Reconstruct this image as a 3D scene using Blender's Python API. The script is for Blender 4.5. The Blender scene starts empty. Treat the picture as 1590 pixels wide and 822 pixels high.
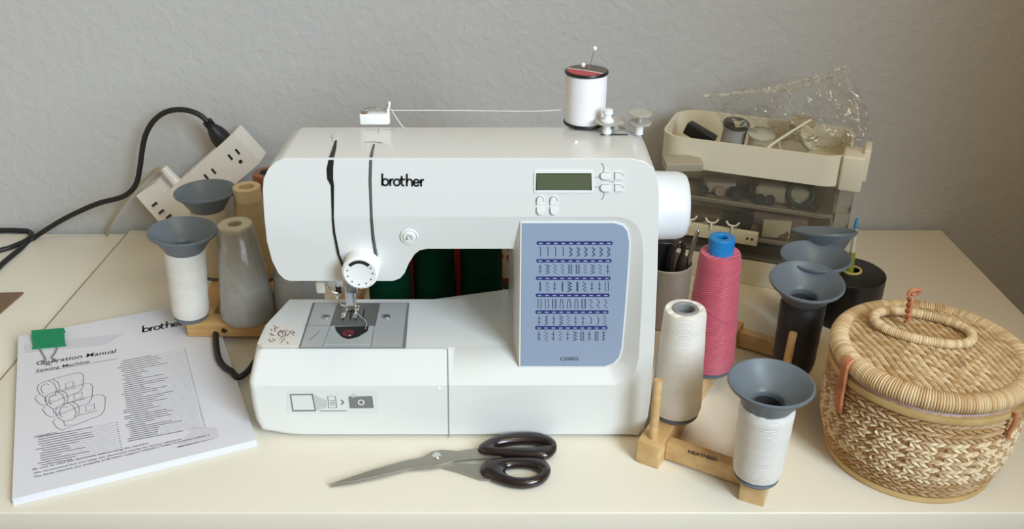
import bpy, bmesh, math, random
from mathutils import Vector, Matrix, noise
from mathutils.geometry import delaunay_2d_cdt, tessellate_polygon
random.seed(7)
S = bpy.context.scene
COL = S.collection

# ---------------------------------------------------------------- camera
CAM_H = 0.567; PITCH = math.radians(27.8); FPX = 1400.0
cd = bpy.data.cameras.new('camera'); cam = bpy.data.objects.new('camera', cd); COL.objects.link(cam)
cam.location = (0, 0, CAM_H); cam.rotation_euler = (math.radians(90) - PITCH, 0, 0)
cd.sensor_width = 36; cd.lens = 36 * FPX / 1590; cd.clip_start = 0.02; cd.clip_end = 20
S.camera = cam

# ---------------------------------------------------------------- world, lights, exposure
w = bpy.data.worlds.new('room_light'); S.world = w; w.use_nodes = True
w.node_tree.nodes['Background'].inputs[0].default_value = (1.0, 0.81, 0.52, 1)
w.node_tree.nodes['Background'].inputs[1].default_value = 0.27

def area(name, loc, target, sx, sy, power, col):
    l = bpy.data.lights.new(name, 'AREA'); l.shape = 'RECTANGLE'; l.size = sx; l.size_y = sy
    l.energy = power; l.color = col
    o = bpy.data.objects.new(name, l); COL.objects.link(o); o.location = loc
    o.rotation_euler = (Vector(target) - Vector(loc)).to_track_quat('-Z', 'Y').to_euler()
    return o
area('window_daylight', (1.0, -0.75, 1.10), (0.0, -0.68, 0.90), 1.2, 1.1, 83, (0.76, 0.905, 1.04))
area('ceiling_lamp', (0.45, 0.35, 1.70), (0.45, 0.55, 0), 0.5, 0.5, 5.0, (1.0, 0.76, 0.40))
area('room_lamp', (-1.6, 0.2, 1.0), (0, 0.9, 0.1), 0.8, 0.8, 2.5, (1.0, 0.74, 0.46))
S.view_settings.view_transform = 'Standard'; S.view_settings.look = 'None'
S.view_settings.gamma = 1; S.view_settings.use_curve_mapping = False
S.view_settings.exposure = 0.03

# ---------------------------------------------------------------- photo geometry helpers
def ray(px, py):
    a = (px - 795) / FPX; b = -(py - 411) / FPX
    return Vector((a, math.cos(PITCH) + b * math.sin(PITCH), -math.sin(PITCH) + b * math.cos(PITCH)))
EYE = Vector((0, 0, CAM_H))
def PZ(px, py, z=0.0):
    r = ray(px, py); return EYE + r * ((z - CAM_H) / r.z)
def PY(px, py, Y):
    r = ray(px, py); return EYE + r * (Y / r.y)

class Plane:
    def __init__(s, o, u, n):
        s.o = Vector(o); s.n = Vector(n).normalized(); s.u = Vector(u).normalized(); s.v = s.n.cross(s.u)
    def hit(s, px, py):
        r = ray(px, py); t = (s.o - EYE).dot(s.n) / r.dot(s.n); return EYE + r * t
    def ab(s, px, py):
        d = s.hit(px, py) - s.o; return (d.dot(s.u), d.dot(s.v))
    def P(s, a, b, h=0.0):
        return s.o + s.u * a + s.v * b + s.n * h

# ---------------------------------------------------------------- materials
def lin(c):
    out = []
    for v in c:
        v = v / 255.0
        out.append(v / 12.92 if v <= 0.04045 else ((v + 0.055) / 1.055) ** 2.4)
    return tuple(out) + (1.0,)
def mat(name, rgb, rough=0.5, metal=0.0, noise_amt=0.0, noise_scale=30.0, rgb2=None, bump=0.0, bump_scale=200.0,
        coat=0.0, stretch=None, spec=0.5, sss=0.0):
    m = bpy.data.materials.new(name); m.use_nodes = True; nt = m.node_tree; b = nt.nodes['Principled BSDF']
    c1 = lin(rgb); b.inputs['Base Color'].default_value = c1
    b.inputs['Roughness'].default_value = rough; b.inputs['Metallic'].default_value = metal
    b.inputs['Specular IOR Level'].default_value = spec
    b.inputs['Coat Weight'].default_value = coat
    if sss:
        b.inputs['Subsurface Weight'].default_value = sss; b.inputs['Subsurface Scale'].default_value = 0.004
    tc = nt.nodes.new('ShaderNodeTexCoord'); mp = nt.nodes.new('ShaderNodeMapping')
    nt.links.new(tc.outputs['Object'], mp.inputs['Vector'])
    if stretch: mp.inputs['Scale'].default_value = stretch
    nz = nt.nodes.new('ShaderNodeTexNoise'); nz.inputs['Scale'].default_value = noise_scale; nz.inputs['Detail'].default_value = 5
    nt.links.new(mp.outputs['Vector'], nz.inputs['Vector'])
    if rgb2 or noise_amt:
        mx = nt.nodes.new('ShaderNodeMix'); mx.data_type = 'RGBA'
        c2 = lin(rgb2) if rgb2 else tuple(v * (1 - noise_amt) for v in c1[:3]) + (1,)
        mx.inputs[6].default_value = c1; mx.inputs[7].default_value = c2
        rp = nt.nodes.new('ShaderNodeValToRGB'); rp.color_ramp.elements[0].position = 0.35; rp.color_ramp.elements[1].position = 0.65
        nt.links.new(nz.outputs['Fac'], rp.inputs['Fac']); nt.links.new(rp.outputs['Color'], mx.inputs[0])
        nt.links.new(mx.outputs[2], b.inputs['Base Color'])
    if bump:
        n2 = nt.nodes.new('ShaderNodeTexNoise'); n2.inputs['Scale'].default_value = bump_scale; n2.inputs['Detail'].default_value = 4
        nt.links.new(mp.outputs['Vector'], n2.inputs['Vector'])
        bp = nt.nodes.new('ShaderNodeBump'); bp.inputs['Strength'].default_value = bump; bp.inputs['Distance'].default_value = 0.002
        nt.links.new(n2.outputs['Fac'], bp.inputs['Height']); nt.links.new(bp.outputs['Normal'], b.inputs['Normal'])
    return m
def thread_mat(name, rgb, rgb2=None, rough=0.55, strength=0.6, scale=260.0, tilt=0.12):
    m = bpy.data.materials.new(name); m.use_nodes = True; nt = m.node_tree; b = nt.nodes['Principled BSDF']
    b.inputs['Roughness'].default_value = rough; b.inputs['Sheen Weight'].default_value = 0.15 if rough < 0.58 else 0.0
    if rough > 0.8: b.inputs['Specular IOR Level'].default_value = 0.1
    tc = nt.nodes.new('ShaderNodeTexCoord'); mp = nt.nodes.new('ShaderNodeMapping'); mp.inputs['Rotation'].default_value = (tilt, tilt * 0.6, 0)
    nt.links.new(tc.outputs['Object'], mp.inputs['Vector'])
    wv = nt.nodes.new('ShaderNodeTexWave'); wv.bands_direction = 'Z'; wv.inputs['Scale'].default_value = scale
    wv.inputs['Distortion'].default_value = 3.0; wv.inputs['Detail'].default_value = 2; wv.inputs['Detail Scale'].default_value = 0.3
    nt.links.new(mp.outputs['Vector'], wv.inputs['Vector'])
    nz = nt.nodes.new('ShaderNodeTexNoise'); nz.inputs['Scale'].default_value = 1; nz.inputs['Detail'].default_value = 3
    mp2 = nt.nodes.new('ShaderNodeMapping'); mp2.inputs['Scale'].default_value = (22, 22, 190); mp2.inputs['Rotation'].default_value = (tilt, -tilt, 0)
    nt.links.new(tc.outputs['Object'], mp2.inputs['Vector']); nt.links.new(mp2.outputs['Vector'], nz.inputs['Vector'])
    mx = nt.nodes.new('ShaderNodeMix'); mx.data_type = 'RGBA'; mx.inputs[6].default_value = lin(rgb)
    mx.inputs[7].default_value = lin(rgb2 or tuple(int(v * 0.88) for v in rgb))
    nt.links.new(nz.outputs['Fac'], mx.inputs[0]); nt.links.new(mx.outputs[2], b.inputs['Base Color'])
    ad = nt.nodes.new('ShaderNodeMath'); ad.operation = 'ADD'
    nt.links.new(wv.outputs['Fac'], ad.inputs[0]); nt.links.new(nz.outputs['Fac'], ad.inputs[1])
    bp = nt.nodes.new('ShaderNodeBump'); bp.inputs['Strength'].default_value = strength; bp.inputs['Distance'].default_value = 0.0008
    nt.links.new(ad.outputs[0], bp.inputs['Height']); nt.links.new(bp.outputs['Normal'], b.inputs['Normal'])
    return m
def clear_mat(name, rgb, opacity=0.2, rough=0.1, gloss=0.35):
    m = bpy.data.materials.new(name); m.use_nodes = True; nt = m.node_tree
    for n in list(nt.nodes): nt.nodes.remove(n)
    out = nt.nodes.new('ShaderNodeOutputMaterial'); tr = nt.nodes.new('ShaderNodeBsdfTransparent'); tr.inputs[0].default_value = tuple(0.5 + 0.5 * c for c in lin(rgb)[:3]) + (1,)
    pb = nt.nodes.new('ShaderNodeBsdfPrincipled'); pb.inputs['Base Color'].default_value = lin(rgb); pb.inputs['Roughness'].default_value = rough
    lw = nt.nodes.new('ShaderNodeLayerWeight'); lw.inputs[0].default_value = gloss
    ad = nt.nodes.new('ShaderNodeMath'); ad.operation = 'ADD'; ad.use_clamp = True; ad.inputs[1].default_value = opacity
    nt.links.new(lw.outputs['Fresnel'], ad.inputs[0])
    mx = nt.nodes.new('ShaderNodeMixShader'); nt.links.new(ad.outputs[0], mx.inputs[0])
    nt.links.new(tr.outputs[0], mx.inputs[1]); nt.links.new(pb.outputs[0], mx.inputs[2]); nt.links.new(mx.outputs[0], out.inputs[0])
    return m
def attr_mat(name, rough=0.6, bump=0.3):
    m = bpy.data.materials.new(name); m.use_nodes = True; nt = m.node_tree; b = nt.nodes['Principled BSDF']
    at = nt.nodes.new('ShaderNodeAttribute'); at.attribute_name = 'straw'
    nt.links.new(at.outputs['Color'], b.inputs['Base Color']); b.inputs['Roughness'].default_value = rough
    nz = nt.nodes.new('ShaderNodeTexNoise'); nz.inputs['Scale'].default_value = 900
    tc = nt.nodes.new('ShaderNodeTexCoord'); nt.links.new(tc.outputs['Object'], nz.inputs['Vector'])
    bp = nt.nodes.new('ShaderNodeBump'); bp.inputs['Strength'].default_value = bump; bp.inputs['Distance'].default_value = 0.0006
    nt.links.new(nz.outputs['Fac'], bp.inputs['Height']); nt.links.new(bp.outputs['Normal'], b.inputs['Normal'])
    return m

# ---------------------------------------------------------------- mesh helpers
def root_loc(p):
    while p is not None and p.parent is not None: p = p.parent
    return Vector(p.location) if p is not None else Vector((0, 0, 0))
def obj(name, verts, faces, m, parent=None, smooth=30, loc=None, weighted=False):
    me = bpy.data.meshes.new(name)
    off = root_loc(parent) if parent is not None else (Vector(loc) if loc is not None else Vector((0, 0, 0)))
    me.from_pydata([tuple(Vector(v) - off) for v in verts], [], faces); me.update()
    return fin(name, me, m, parent, smooth, off if parent is None else None, weighted)
def fin(name, me, m, parent, smooth=30, loc=None, weighted=False):
    bm = bmesh.new(); bm.from_mesh(me); bmesh.ops.recalc_face_normals(bm, faces=bm.faces)
    if smooth:
        for f in bm.faces: f.smooth = True
        lim = math.radians(smooth)
        for e in bm.edges:
            if len(e.link_faces) == 2 and e.calc_face_angle(0) > lim: e.smooth = False
    bm.to_mesh(me); bm.free()
    if isinstance(m, (list, tuple)):
        for q in m: me.materials.append(q)
    else: me.materials.append(m)
    o = bpy.data.objects.new(name, me); COL.objects.link(o)
    if parent is not None: o.parent = parent
    elif loc is not None: o.location = loc
    if weighted:
        wn = o.modifiers.new('wn', 'WEIGHTED_NORMAL'); wn.keep_sharp = True
    return o
def tag(o, label=None, cat=None, group=None, kind=None):
    if label: o['label'] = label
    if cat: o['category'] = cat
    if group: o['group'] = group
    if kind: o['kind'] = kind
    return o
def thing(name, label, cat, loc=(0, 0, 0), group=None):
    o = bpy.data.objects.new(name, None); COL.objects.link(o); o.location = loc; o.empty_display_size = 0.02
    bpy.context.view_layer.update()
    return tag(o, label, cat, group)
def dup(root, loc, label, rot=None, group=None):
    r = root.copy(); COL.objects.link(r); r.location = loc
    if rot is not None: r.rotation_euler = rot
    r['label'] = label
    if group: r['group'] = group
    for ch in list(root.children):
        c = ch.copy(); COL.objects.link(c); c.parent = r
        for g in list(ch.children):
            d = g.copy(); COL.objects.link(d); d.parent = c
    return r
class MB:
    def __init__(s): s.v = []; s.f = []
    def add(s, v, f):
        n = len(s.v); s.v += [Vector(q) for q in v]; s.f += [tuple(i + n for i in q) for q in f]; return s
    def build(s, name, m, parent=None, smooth=30, **k): return obj(name, s.v, s.f, m, parent, smooth, **k)
def box_vf(c, size, R=None, bev=0.0):
    bm = bmesh.new(); bmesh.ops.create_cube(bm, size=1.0)
    for v in bm.verts: v.co = Vector((v.co.x * size[0], v.co.y * size[1], v.co.z * size[2]))
    if bev: bmesh.ops.bevel(bm, geom=list(bm.edges), offset=bev, segments=3, affect='EDGES', profile=0.5)
    R = R or Matrix.Identity(3)
    bm.verts.index_update()
    v = [R @ q.co + Vector(c) for q in bm.verts]; f = [[q.index for q in g.verts] for g in bm.faces]; bm.free()
    return v, f
def box(name, c, size, m, parent=None, R=None, bev=0.0, **k):
    v, f = box_vf(c, size, R, bev); return obj(name, v, f, m, parent, **k)
def prism_vf(bot, top):
    """bot/top: lists of 3d points (same count), concave allowed"""
    n = len(bot); v = list(bot) + list(top)
    tris = tessellate_polygon([[Vector(p) for p in bot]])
    f = [tuple(t) for t in tris] + [tuple(i + n for i in t) for t in tris]
    f += [(i, (i + 1) % n, (i + 1) % n + n, i + n) for i in range(n)]
    return v, f
def rnd_poly(pts, r, seg=5):
    out = []; n = len(pts)
    for i, p in enumerate(pts):
        p = Vector((p[0], p[1])); a = Vector(pts[i - 1][:2]); b = Vector(pts[(i + 1) % n][:2])
        rr = r[i] if isinstance(r, (list, tuple)) else r
        da = (a - p); db = (b - p); rr2 = min(rr, da.length * 0.49, db.length * 0.49)
        if rr2 <= 0: out.append((p.x, p.y)); continue
        A = p + da.normalized() * rr2; B = p + db.normalized() * rr2
        for k in range(seg + 1):
            t = k / seg; q = A * (1 - t) ** 2 + p * 2 * t * (1 - t) + B * t * t; out.append((q.x, q.y))
    return out
def plate_vf(pl, ab, h0, h1):
    return prism_vf([pl.P(a, b, h0) for a, b in ab], [pl.P(a, b, h1) for a, b in ab])
def plate_px(name, pl, pts, h0, h1, m, parent, r=0, bev=0, **k):
    pts2 = rnd_poly(pts, r) if r else pts
    ab = [pl.ab(*p) for p in pts2]
    v, f = plate_vf(pl, ab, h0, h1)
    return obj(name, v, f, m, parent, **k)
def lathe_vf(prof, seg=48, c=(0, 0, 0), R=None, mod=None):
    v = []; f = []; n = len(prof); R = R or Matrix.Identity(3); c = Vector(c)
    for j in range(seg):
        a = 2 * math.pi * j / seg
        for i, (r, z) in enumerate(prof):
            rr = r * (mod(a, i) if mod else 1)
            v.append(c + R @ Vector((rr * math.cos(a), rr * math.sin(a), z)))
    for j in range(seg):
        k = (j + 1) % seg
        for i in range(n - 1): f.append((j * n + i, k * n + i, k * n + i + 1, j * n + i + 1))
    if prof[0][0] > 1e-6: f.append(tuple(j * n for j in range(seg)))
    if prof[-1][0] > 1e-6: f.append(tuple(j * n + n - 1 for j in range(seg)))
    return v, f
def lathe_ring_vf(prof, seg=48, c=(0, 0, 0), R=None):
    """closed profile loop revolved (a ring with a hole)"""
    v = []; f = []; n = len(prof); R = R or Matrix.Identity(3); c = Vector(c)
    for j in range(seg):
        a = 2 * math.pi * j / seg
        for r, z in prof: v.append(c + R @ Vector((r * math.cos(a), r * math.sin(a), z)))
    for j in range(seg):
        k = (j + 1) % seg
        for i in range(n): f.append((j * n + i, k * n + i, k * n + (i + 1) % n, j * n + (i + 1) % n))
    return v, f
def clean(v, f):
    bm = bmesh.new(); vs = [bm.verts.new(q) for q in v]
    for q in f:
        try: bm.faces.new([vs[i] for i in q])
        except ValueError: pass
    bmesh.ops.remove_doubles(bm, verts=bm.verts, dist=1e-6); bm.verts.index_update()
    v = [q.co.copy() for q in bm.verts]; f = [[q.index for q in g.verts] for g in bm.faces]; bm.free(); return v, f
def lathe(name, prof, m, parent=None, seg=48, c=(0, 0, 0), R=None, smooth=40, **k):
    v, f = clean(*lathe_vf(prof, seg, c, R)); return obj(name, v, f, m, parent, smooth, **k)
def lring(name, prof, m, parent=None, seg=48, c=(0, 0, 0), R=None, smooth=40, **k):
    v, f = lathe_ring_vf(prof, seg, c, R); return obj(name, v, f, m, parent, smooth, **k)
def catmull(P, n=8, closed=False):
    P = [Vector(p) for p in P]; out = []; N = len(P)
    rng = range(N) if closed else range(N - 1)
    for i in rng:
        if closed: p0, p1, p2, p3 = P[i - 1], P[i], P[(i + 1) % N], P[(i + 2) % N]
        else: p0, p1, p2, p3 = P[max(i - 1, 0)], P[i], P[i + 1], P[min(i + 2, N - 1)]
        for k in range(n):
            t = k / n
            out.append(0.5 * ((2 * p1) + (p2 - p0) * t + (2 * p0 - 5 * p1 + 4 * p2 - p3) * t * t + (3 * p1 - p0 - 3 * p2 + p3) * t ** 3))
    if not closed: out.append(P[-1])
    return out
def tube_vf(P, r, seg=10, closed=False):
    P = [Vector(p) for p in P]; N = len(P); v = []; f = []
    up = Vector((0.13, 0.21, 1)).normalized(); prevn = None
    for i in range(N):
        if closed: t = (P[(i + 1) % N] - P[i - 1])
        else: t = P[min(i + 1, N - 1)] - P[max(i - 1, 0)]
        t = t.normalized() if t.length > 1e-9 else Vector((1, 0, 0))
        if prevn is None:
            a = up if abs(t.dot(up)) < 0.9 else Vector((1, 0, 0)); nrm = (a - t * a.dot(t)).normalized()
        else: nrm = (prevn - t * prevn.dot(t)).normalized()
        prevn = nrm; bn = t.cross(nrm); rr = r(i / max(N - 1, 1)) if callable(r) else r
        for k in range(seg):
            a = 2 * math.pi * k / seg; v.append(P[i] + (nrm * math.cos(a) + bn * math.sin(a)) * rr)
    M = N if closed else N - 1
    for i in range(M):
        j = (i + 1) % N
        for k in range(seg): f.append((i * seg + k, i * seg + (k + 1) % seg, j * seg + (k + 1) % seg, j * seg + k))
    if not closed: f.append(tuple(range(seg))); f.append(tuple((N - 1) * seg + k for k in range(seg)))
    return v, f
def tube(name, P, r, m, parent=None, n=8, seg=10, closed=False, smooth=60, **k):
    Q = catmull(P, n, closed) if n else P
    v, f = tube_vf(Q, r, seg, closed); return obj(name, v, f, m, parent, smooth, **k)
def ribbon_vf(pl, lines, width, h=0.0003, px=True):
    """flat printed strokes on a plane; lines in pixel (px) or plane coordinates"""
    V = []; F = []
    for ln in lines:
        q = [Vector(pl.ab(*p)) if px else Vector(p) for p in ln]
        closed = (q[0] - q[-1]).length < 1e-7 and len(q) > 2
        if closed: q = q[:-1]
        N = len(q)
        if N < 2: continue
        b = len(V)
        for i in range(N):
            a_ = q[i - 1] if (i > 0 or closed) else q[i]; c_ = q[(i + 1) % N] if (i < N - 1 or closed) else q[i]
            t = c_ - a_; t = t.normalized() if t.length > 1e-9 else Vector((1, 0)); nn = Vector((-t.y, t.x)) * width / 2
            e = Vector((0, 0))
            if not closed and i == 0: e = -t * width * 0.3
            if not closed and i == N - 1: e = t * width * 0.3
            V.append(pl.P(*(q[i] + nn + e), h)); V.append(pl.P(*(q[i] - nn + e), h))
        for i in range(N if closed else N - 1):
            j = (i + 1) % N; F.append((b + 2 * i, b + 2 * j, b + 2 * j + 1, b + 2 * i + 1))
    return V, F
def ribbons(name, pl, lines, width, m, parent, h=0.0003, px=True):
    v, f = ribbon_vf(pl, lines, width, h, px); return obj(name, v, f, m, parent, 0)
def text_vf(pl, s, x0, y0, x1, y1, h=0.0003, hscale=1.0, bold=0.0):
    c = bpy.data.curves.new('t', 'FONT'); c.body = s; c.size = 1; c.offset = bold
    o = bpy.data.objects.new('t', c); COL.objects.link(o)
    bpy.context.view_layer.update()
    me = bpy.data.meshes.new_from_object(o.evaluated_get(bpy.context.evaluated_depsgraph_get()))
    vs = [v.co.copy() for v in me.vertices]; fs = [list(p.vertices) for p in me.polygons]
    bpy.data.objects.remove(o); bpy.data.curves.remove(c); bpy.data.meshes.remove(me)
    if not vs: return [], []
    w0 = min(v.x for v in vs); w1 = max(v.x for v in vs)
    A = Vector(pl.ab(x0, y0)); B = Vector(pl.ab(x1, y1)); d = (B - A); k = d.length / (w1 - w0); d.normalize(); nn = Vector((-d.y, d.x))
    V = [pl.P(*(A + d * (v.x - w0) * k + nn * v.y * k * hscale), h) for v in vs]
    return V, fs
def text(name, pl, s, x0, y0, x1, y1, m, parent, **k):
    v, f = text_vf(pl, s, x0, y0, x1, y1, **k); return obj(name, v, f, m, parent, 0)
def arc(cx, cy, rx, ry, a0, a1, n=14):
    return [(cx + rx * math.cos(math.radians(a0 + (a1 - a0) * i / n)), cy + ry * math.sin(math.radians(a0 + (a1 - a0) * i / n))) for i in range(n + 1)]
def Rz(a): return Matrix.Rotation(a, 3, 'Z')

# ---------------------------------------------------------------- palette
M_white = mat('white_plastic', (222, 224, 221), 0.28, coat=0.25)
M_white2 = mat('white_plastic_button', (232, 234, 232), 0.35)
M_groove = mat('groove_grey', (120, 122, 120), 0.6)
M_slot = mat('slot_black', (22, 24, 24), 0.5)
M_slotgrey = mat('slot_grey', (88, 94, 94), 0.5)
M_ink = mat('printed_black', (28, 28, 30), 0.6)
M_desk = mat('desk_white_laminate', (228, 222, 205), 0.36, noise_amt=0.02, noise_scale=6, bump=0.03, bump_scale=400)
M_deskedge = mat('desk_edge', (226, 218, 198), 0.4)
M_metal = mat('brushed_steel', (190, 190, 190), 0.3, 1.0, bump=0.1, bump_scale=300, stretch=(1, 20, 1))
M_steel = mat('scissor_steel', (168, 164, 154), 0.45, 0.8, bump=0.06, bump_scale=200)
M_chrome = mat('chrome', (225, 225, 222), 0.12, 1.0)
M_dmetal = mat('needle_plate_metal', (132, 132, 128), 0.4, 0.6, bump=0.3, bump_scale=900)
M_plate = mat('matt_grey_plate', (190, 192, 192), 0.38, 0.25)
M_wood = mat('beech_wood', (214, 176, 118), 0.55, rgb2=(196, 152, 94), noise_scale=18, stretch=(1, 1, 9), bump=0.1)
M_woodl = mat('pale_beech_wood', (216, 184, 134), 0.55, rgb2=(200, 162, 108), noise_scale=14, stretch=(8, 1.5, 8), bump=0.1)
M_funnel = mat('grey_blue_plastic', (104, 114, 121), 0.4, bump=0.02)
M_black = mat('black_plastic', (20, 20, 21), 0.35)
M_cord = mat('black_rubber', (26, 27, 27), 0.5)
M_cream = mat('cream_plastic', (226, 219, 196), 0.4)
M_strip = mat('ivory_plastic', (230, 227, 220), 0.4)
M_clear = clear_mat('clear_plastic', (220, 214, 198), 0.05, 0.1, 0.10)
M_clear2 = clear_mat('clear_bobbin_plastic', (225, 225, 218), 0.3, 0.1, 0.4)
def film_mat(name, base=0.05, rough=0.14):
    m = bpy.data.materials.new(name); m.use_nodes = True; nt = m.node_tree
    for n in list(nt.nodes): nt.nodes.remove(n)
    out = nt.nodes.new('ShaderNodeOutputMaterial'); tr = nt.nodes.new('ShaderNodeBsdfTransparent'); tr.inputs[0].default_value = (0.985, 0.98, 0.965, 1)
    gl = nt.nodes.new('ShaderNodeBsdfGlossy'); gl.inputs['Roughness'].default_value = rough
    lw = nt.nodes.new('ShaderNodeLayerWeight'); lw.inputs[0].default_value = 0.5
    pw = nt.nodes.new('ShaderNodeMath'); pw.operation = 'POWER'; pw.inputs[1].default_value = 3.0; nt.links.new(lw.outputs['Facing'], pw.inputs[0])
    fr = nt.nodes.new('ShaderNodeMath'); fr.operation = 'MULTIPLY'; fr.inputs[1].default_value = 0.55; nt.links.new(pw.outputs[0], fr.inputs[0])
    ad = nt.nodes.new('ShaderNodeMath'); ad.operation = 'ADD'; ad.use_clamp = True; ad.inputs[1].default_value = base
    nt.links.new(fr.outputs[0], ad.inputs[0]); mx = nt.nodes.new('ShaderNodeMixShader'); nt.links.new(ad.outputs[0], mx.inputs[0])
    nt.links.new(tr.outputs[0], mx.inputs[1]); nt.links.new(gl.outputs[0], mx.inputs[2]); nt.links.new(mx.outputs[0], out.inputs[0])
    return m
M_film = film_mat('crinkled_bag_film')
T_white = thread_mat('white_thread', (248, 246, 240), (234, 230, 220))
T_bright = thread_mat('bright_white_thread', (240, 240, 244), (232, 232, 238), 0.45, 0.2, 400, 0.0)
T_pink = thread_mat('pink_thread', (224, 106, 126), (204, 80, 104), 0.45, 0.9, 170, 0.28)
T_grey = thread_mat('grey_thread', (182, 181, 174), (162, 161, 156), 0.5)
T_tan = thread_mat('tan_thread', (200, 180, 140), (178, 156, 116))
T_cream = thread_mat('cream_thread', (226, 212, 182))
T_green = thread_mat('dark_green_thread', (4, 58, 36), (2, 44, 28), 0.9, 0.2)
T_red = thread_mat('red_thread', (200, 14, 20), (160, 8, 12))
T_black = thread_mat('black_thread', (16, 17, 20), (10, 10, 12), 0.5, 0.4)
M_hole_shade = mat('hole_shade', (58, 62, 66), 0.6)  # dark tone painting the shade inside spool holes
T_orange = thread_mat('orange_thread', (150, 88, 40), (130, 70, 28))

# ================================================================ the setting
def wall_mat():
    m = bpy.data.materials.new('painted_wall'); m.use_nodes = True; nt = m.node_tree; b = nt.nodes['Principled BSDF']
    b.inputs['Base Color'].default_value = lin((188, 189, 188)); b.inputs['Roughness'].default_value = 0.6
    tc = nt.nodes.new('ShaderNodeTexCoord'); nz = nt.nodes.new('ShaderNodeTexNoise'); nz.inputs['Scale'].default_value = 62; nz.inputs['Detail'].default_value = 4; nz.inputs['Distortion'].default_value = 0.6
    nt.links.new(tc.outputs['Object'], nz.inputs['Vector'])
    rp = nt.nodes.new('ShaderNodeValToRGB'); rp.color_ramp.elements[0].position = 0.42; rp.color_ramp.elements[1].position = 0.62
    nt.links.new(nz.outputs['Fac'], rp.inputs['Fac'])
    bp = nt.nodes.new('ShaderNodeBump'); bp.inputs['Strength'].default_value = 0.22; bp.inputs['Distance'].default_value = 0.0022
    nt.links.new(rp.outputs['Color'], bp.inputs['Height']); nt.links.new(bp.outputs['Normal'], b.inputs['Normal'])
    return m
M_wall = wall_mat()
WY = 1.192
tag(box('wall_back', (0, WY + 0.05, 0.4), (5.0, 0.1, 2.6), M_wall), kind='structure')
tag(box('floor', (0, 0.3, -0.76), (5.0, 3.4, 0.06), mat('floor_carpet', (120, 104, 84), 0.95, noise_amt=0.15, noise_scale=60)), kind='structure')

tag(box('unseen_ceiling_shade', (0, -0.3, 1.80), (5.0, 3.4, 0.08), mat('unseen_ceiling_paint', (170, 160, 142), 0.9)), kind='structure')  # added above the view to hold ambient light off upward faces
tag(box('unseen_shade_wall', (0.86, 0.58, 0.5), (0.12, 1.22, 2.5), mat('warm_bounce_paint', (186, 144, 84), 0.8)), kind='structure')  # out-of-view wall added to shade the right side and bounce warm light
# ---- desks
L0 = PZ(180, 353); R0 = PZ(1458, 355)
XL, XR = -0.5555, 0.6245; YB = 1.183; YF = PZ(800, 797).y
d = thing('desk', 'long white laminate desk that carries the sewing machine', 'desk', ((XL + XR) / 2, (YF + YB) / 2, -0.73))
box('desktop', ((XL + XR) / 2, (YF + YB) / 2, -0.0175), (XR - XL, YB - YF, 0.035), M_desk, d, bev=0.0015)
box('front_apron', ((XL + XR) / 2, YF + 0.026, -0.085), (XR - XL - 0.01, 0.018, 0.10), M_deskedge, d)
for sx in (XL + 0.03, XR - 0.03):
    for sy in (YF + 0.06, YB - 0.03): box('leg', (sx, sy, -0.3825), (0.04, 0.04, 0.695), M_deskedge, d, bev=0.001)
M_seam_dark = mat('seam_dark_tone', (150, 134, 108), 0.7)  # brown that stands in for the dark of the desk seam
d2 = thing('desk', 'pale desk standing against the left end of the long white desk', 'desk', (XL - 0.45, 0.9, -0.73))
box('desktop', (XL - 0.008 - 0.45, (YF + YB) / 2, -0.0235), (0.9, YB - YF + 0.0, 0.035), M_desk, d2, bev=0.0015)
box('dark_seam_strip', (XL - 0.0055, (YF + YB) / 2, -0.0245), (0.005, YB - YF - 0.002, 0.033), M_seam_dark, d2)  # strip added so the gap between the desks reads dark
for sx in (XL - 0.06, XL - 0.86):
    for sy in (YF + 0.06, YB - 0.03): box('leg', (sx, sy, -0.386), (0.04, 0.04, 0.688), M_deskedge, d2, bev=0.001)
rl = Plane((0, 0, -0.0065), (1, 0, 0), (0, 0, 1))
tag(plate_px('wooden_ruler', rl, [(-60, 530), (0, 489), (0.5, 489), (37, 457), (-12, 459), (-110, 520)][:1] + [(0, 489), (37, 457), (-14, 458), (-120, 540)], 0, 0.003,
    mat('brown_wood', (128, 100, 74), 0.5, rgb2=(108, 82, 60), stretch=(6, 30, 1)), None),
    'brown wooden ruler lying on the left desk at the photo edge', 'ruler')

# ================================================================ sewing machine
FY = 0.708
sm = thing('sewing_machine', 'white electronic sewing machine with blue stitch chart panel, in the middle of the desk', 'sewing machine', (-0.06, 0.77, 0))
def Q(px, py, Y): p = PY(px, py, Y); return (p.x, p.y, p.z)
ZB = 0.090; ZT = 0.294
pts = []; idx = {}
def add(key, p): idx[key] = len(pts); pts.append(Vector(p)); return idx[key]
def at_z(px, Y, z):                    # x from pixel column at a known (Y,z)
    fw = Y * math.cos(PITCH) + (CAM_H - z) * math.sin(PITCH); return ((px - 795) / FPX * fw, Y, z)
outer = []
def o(px, py, Y): outer.append(add(len(pts), Q(px, py, Y)))
def oz(px, Y, z): outer.append(add(len(pts), at_z(px, Y, z)))
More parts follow.
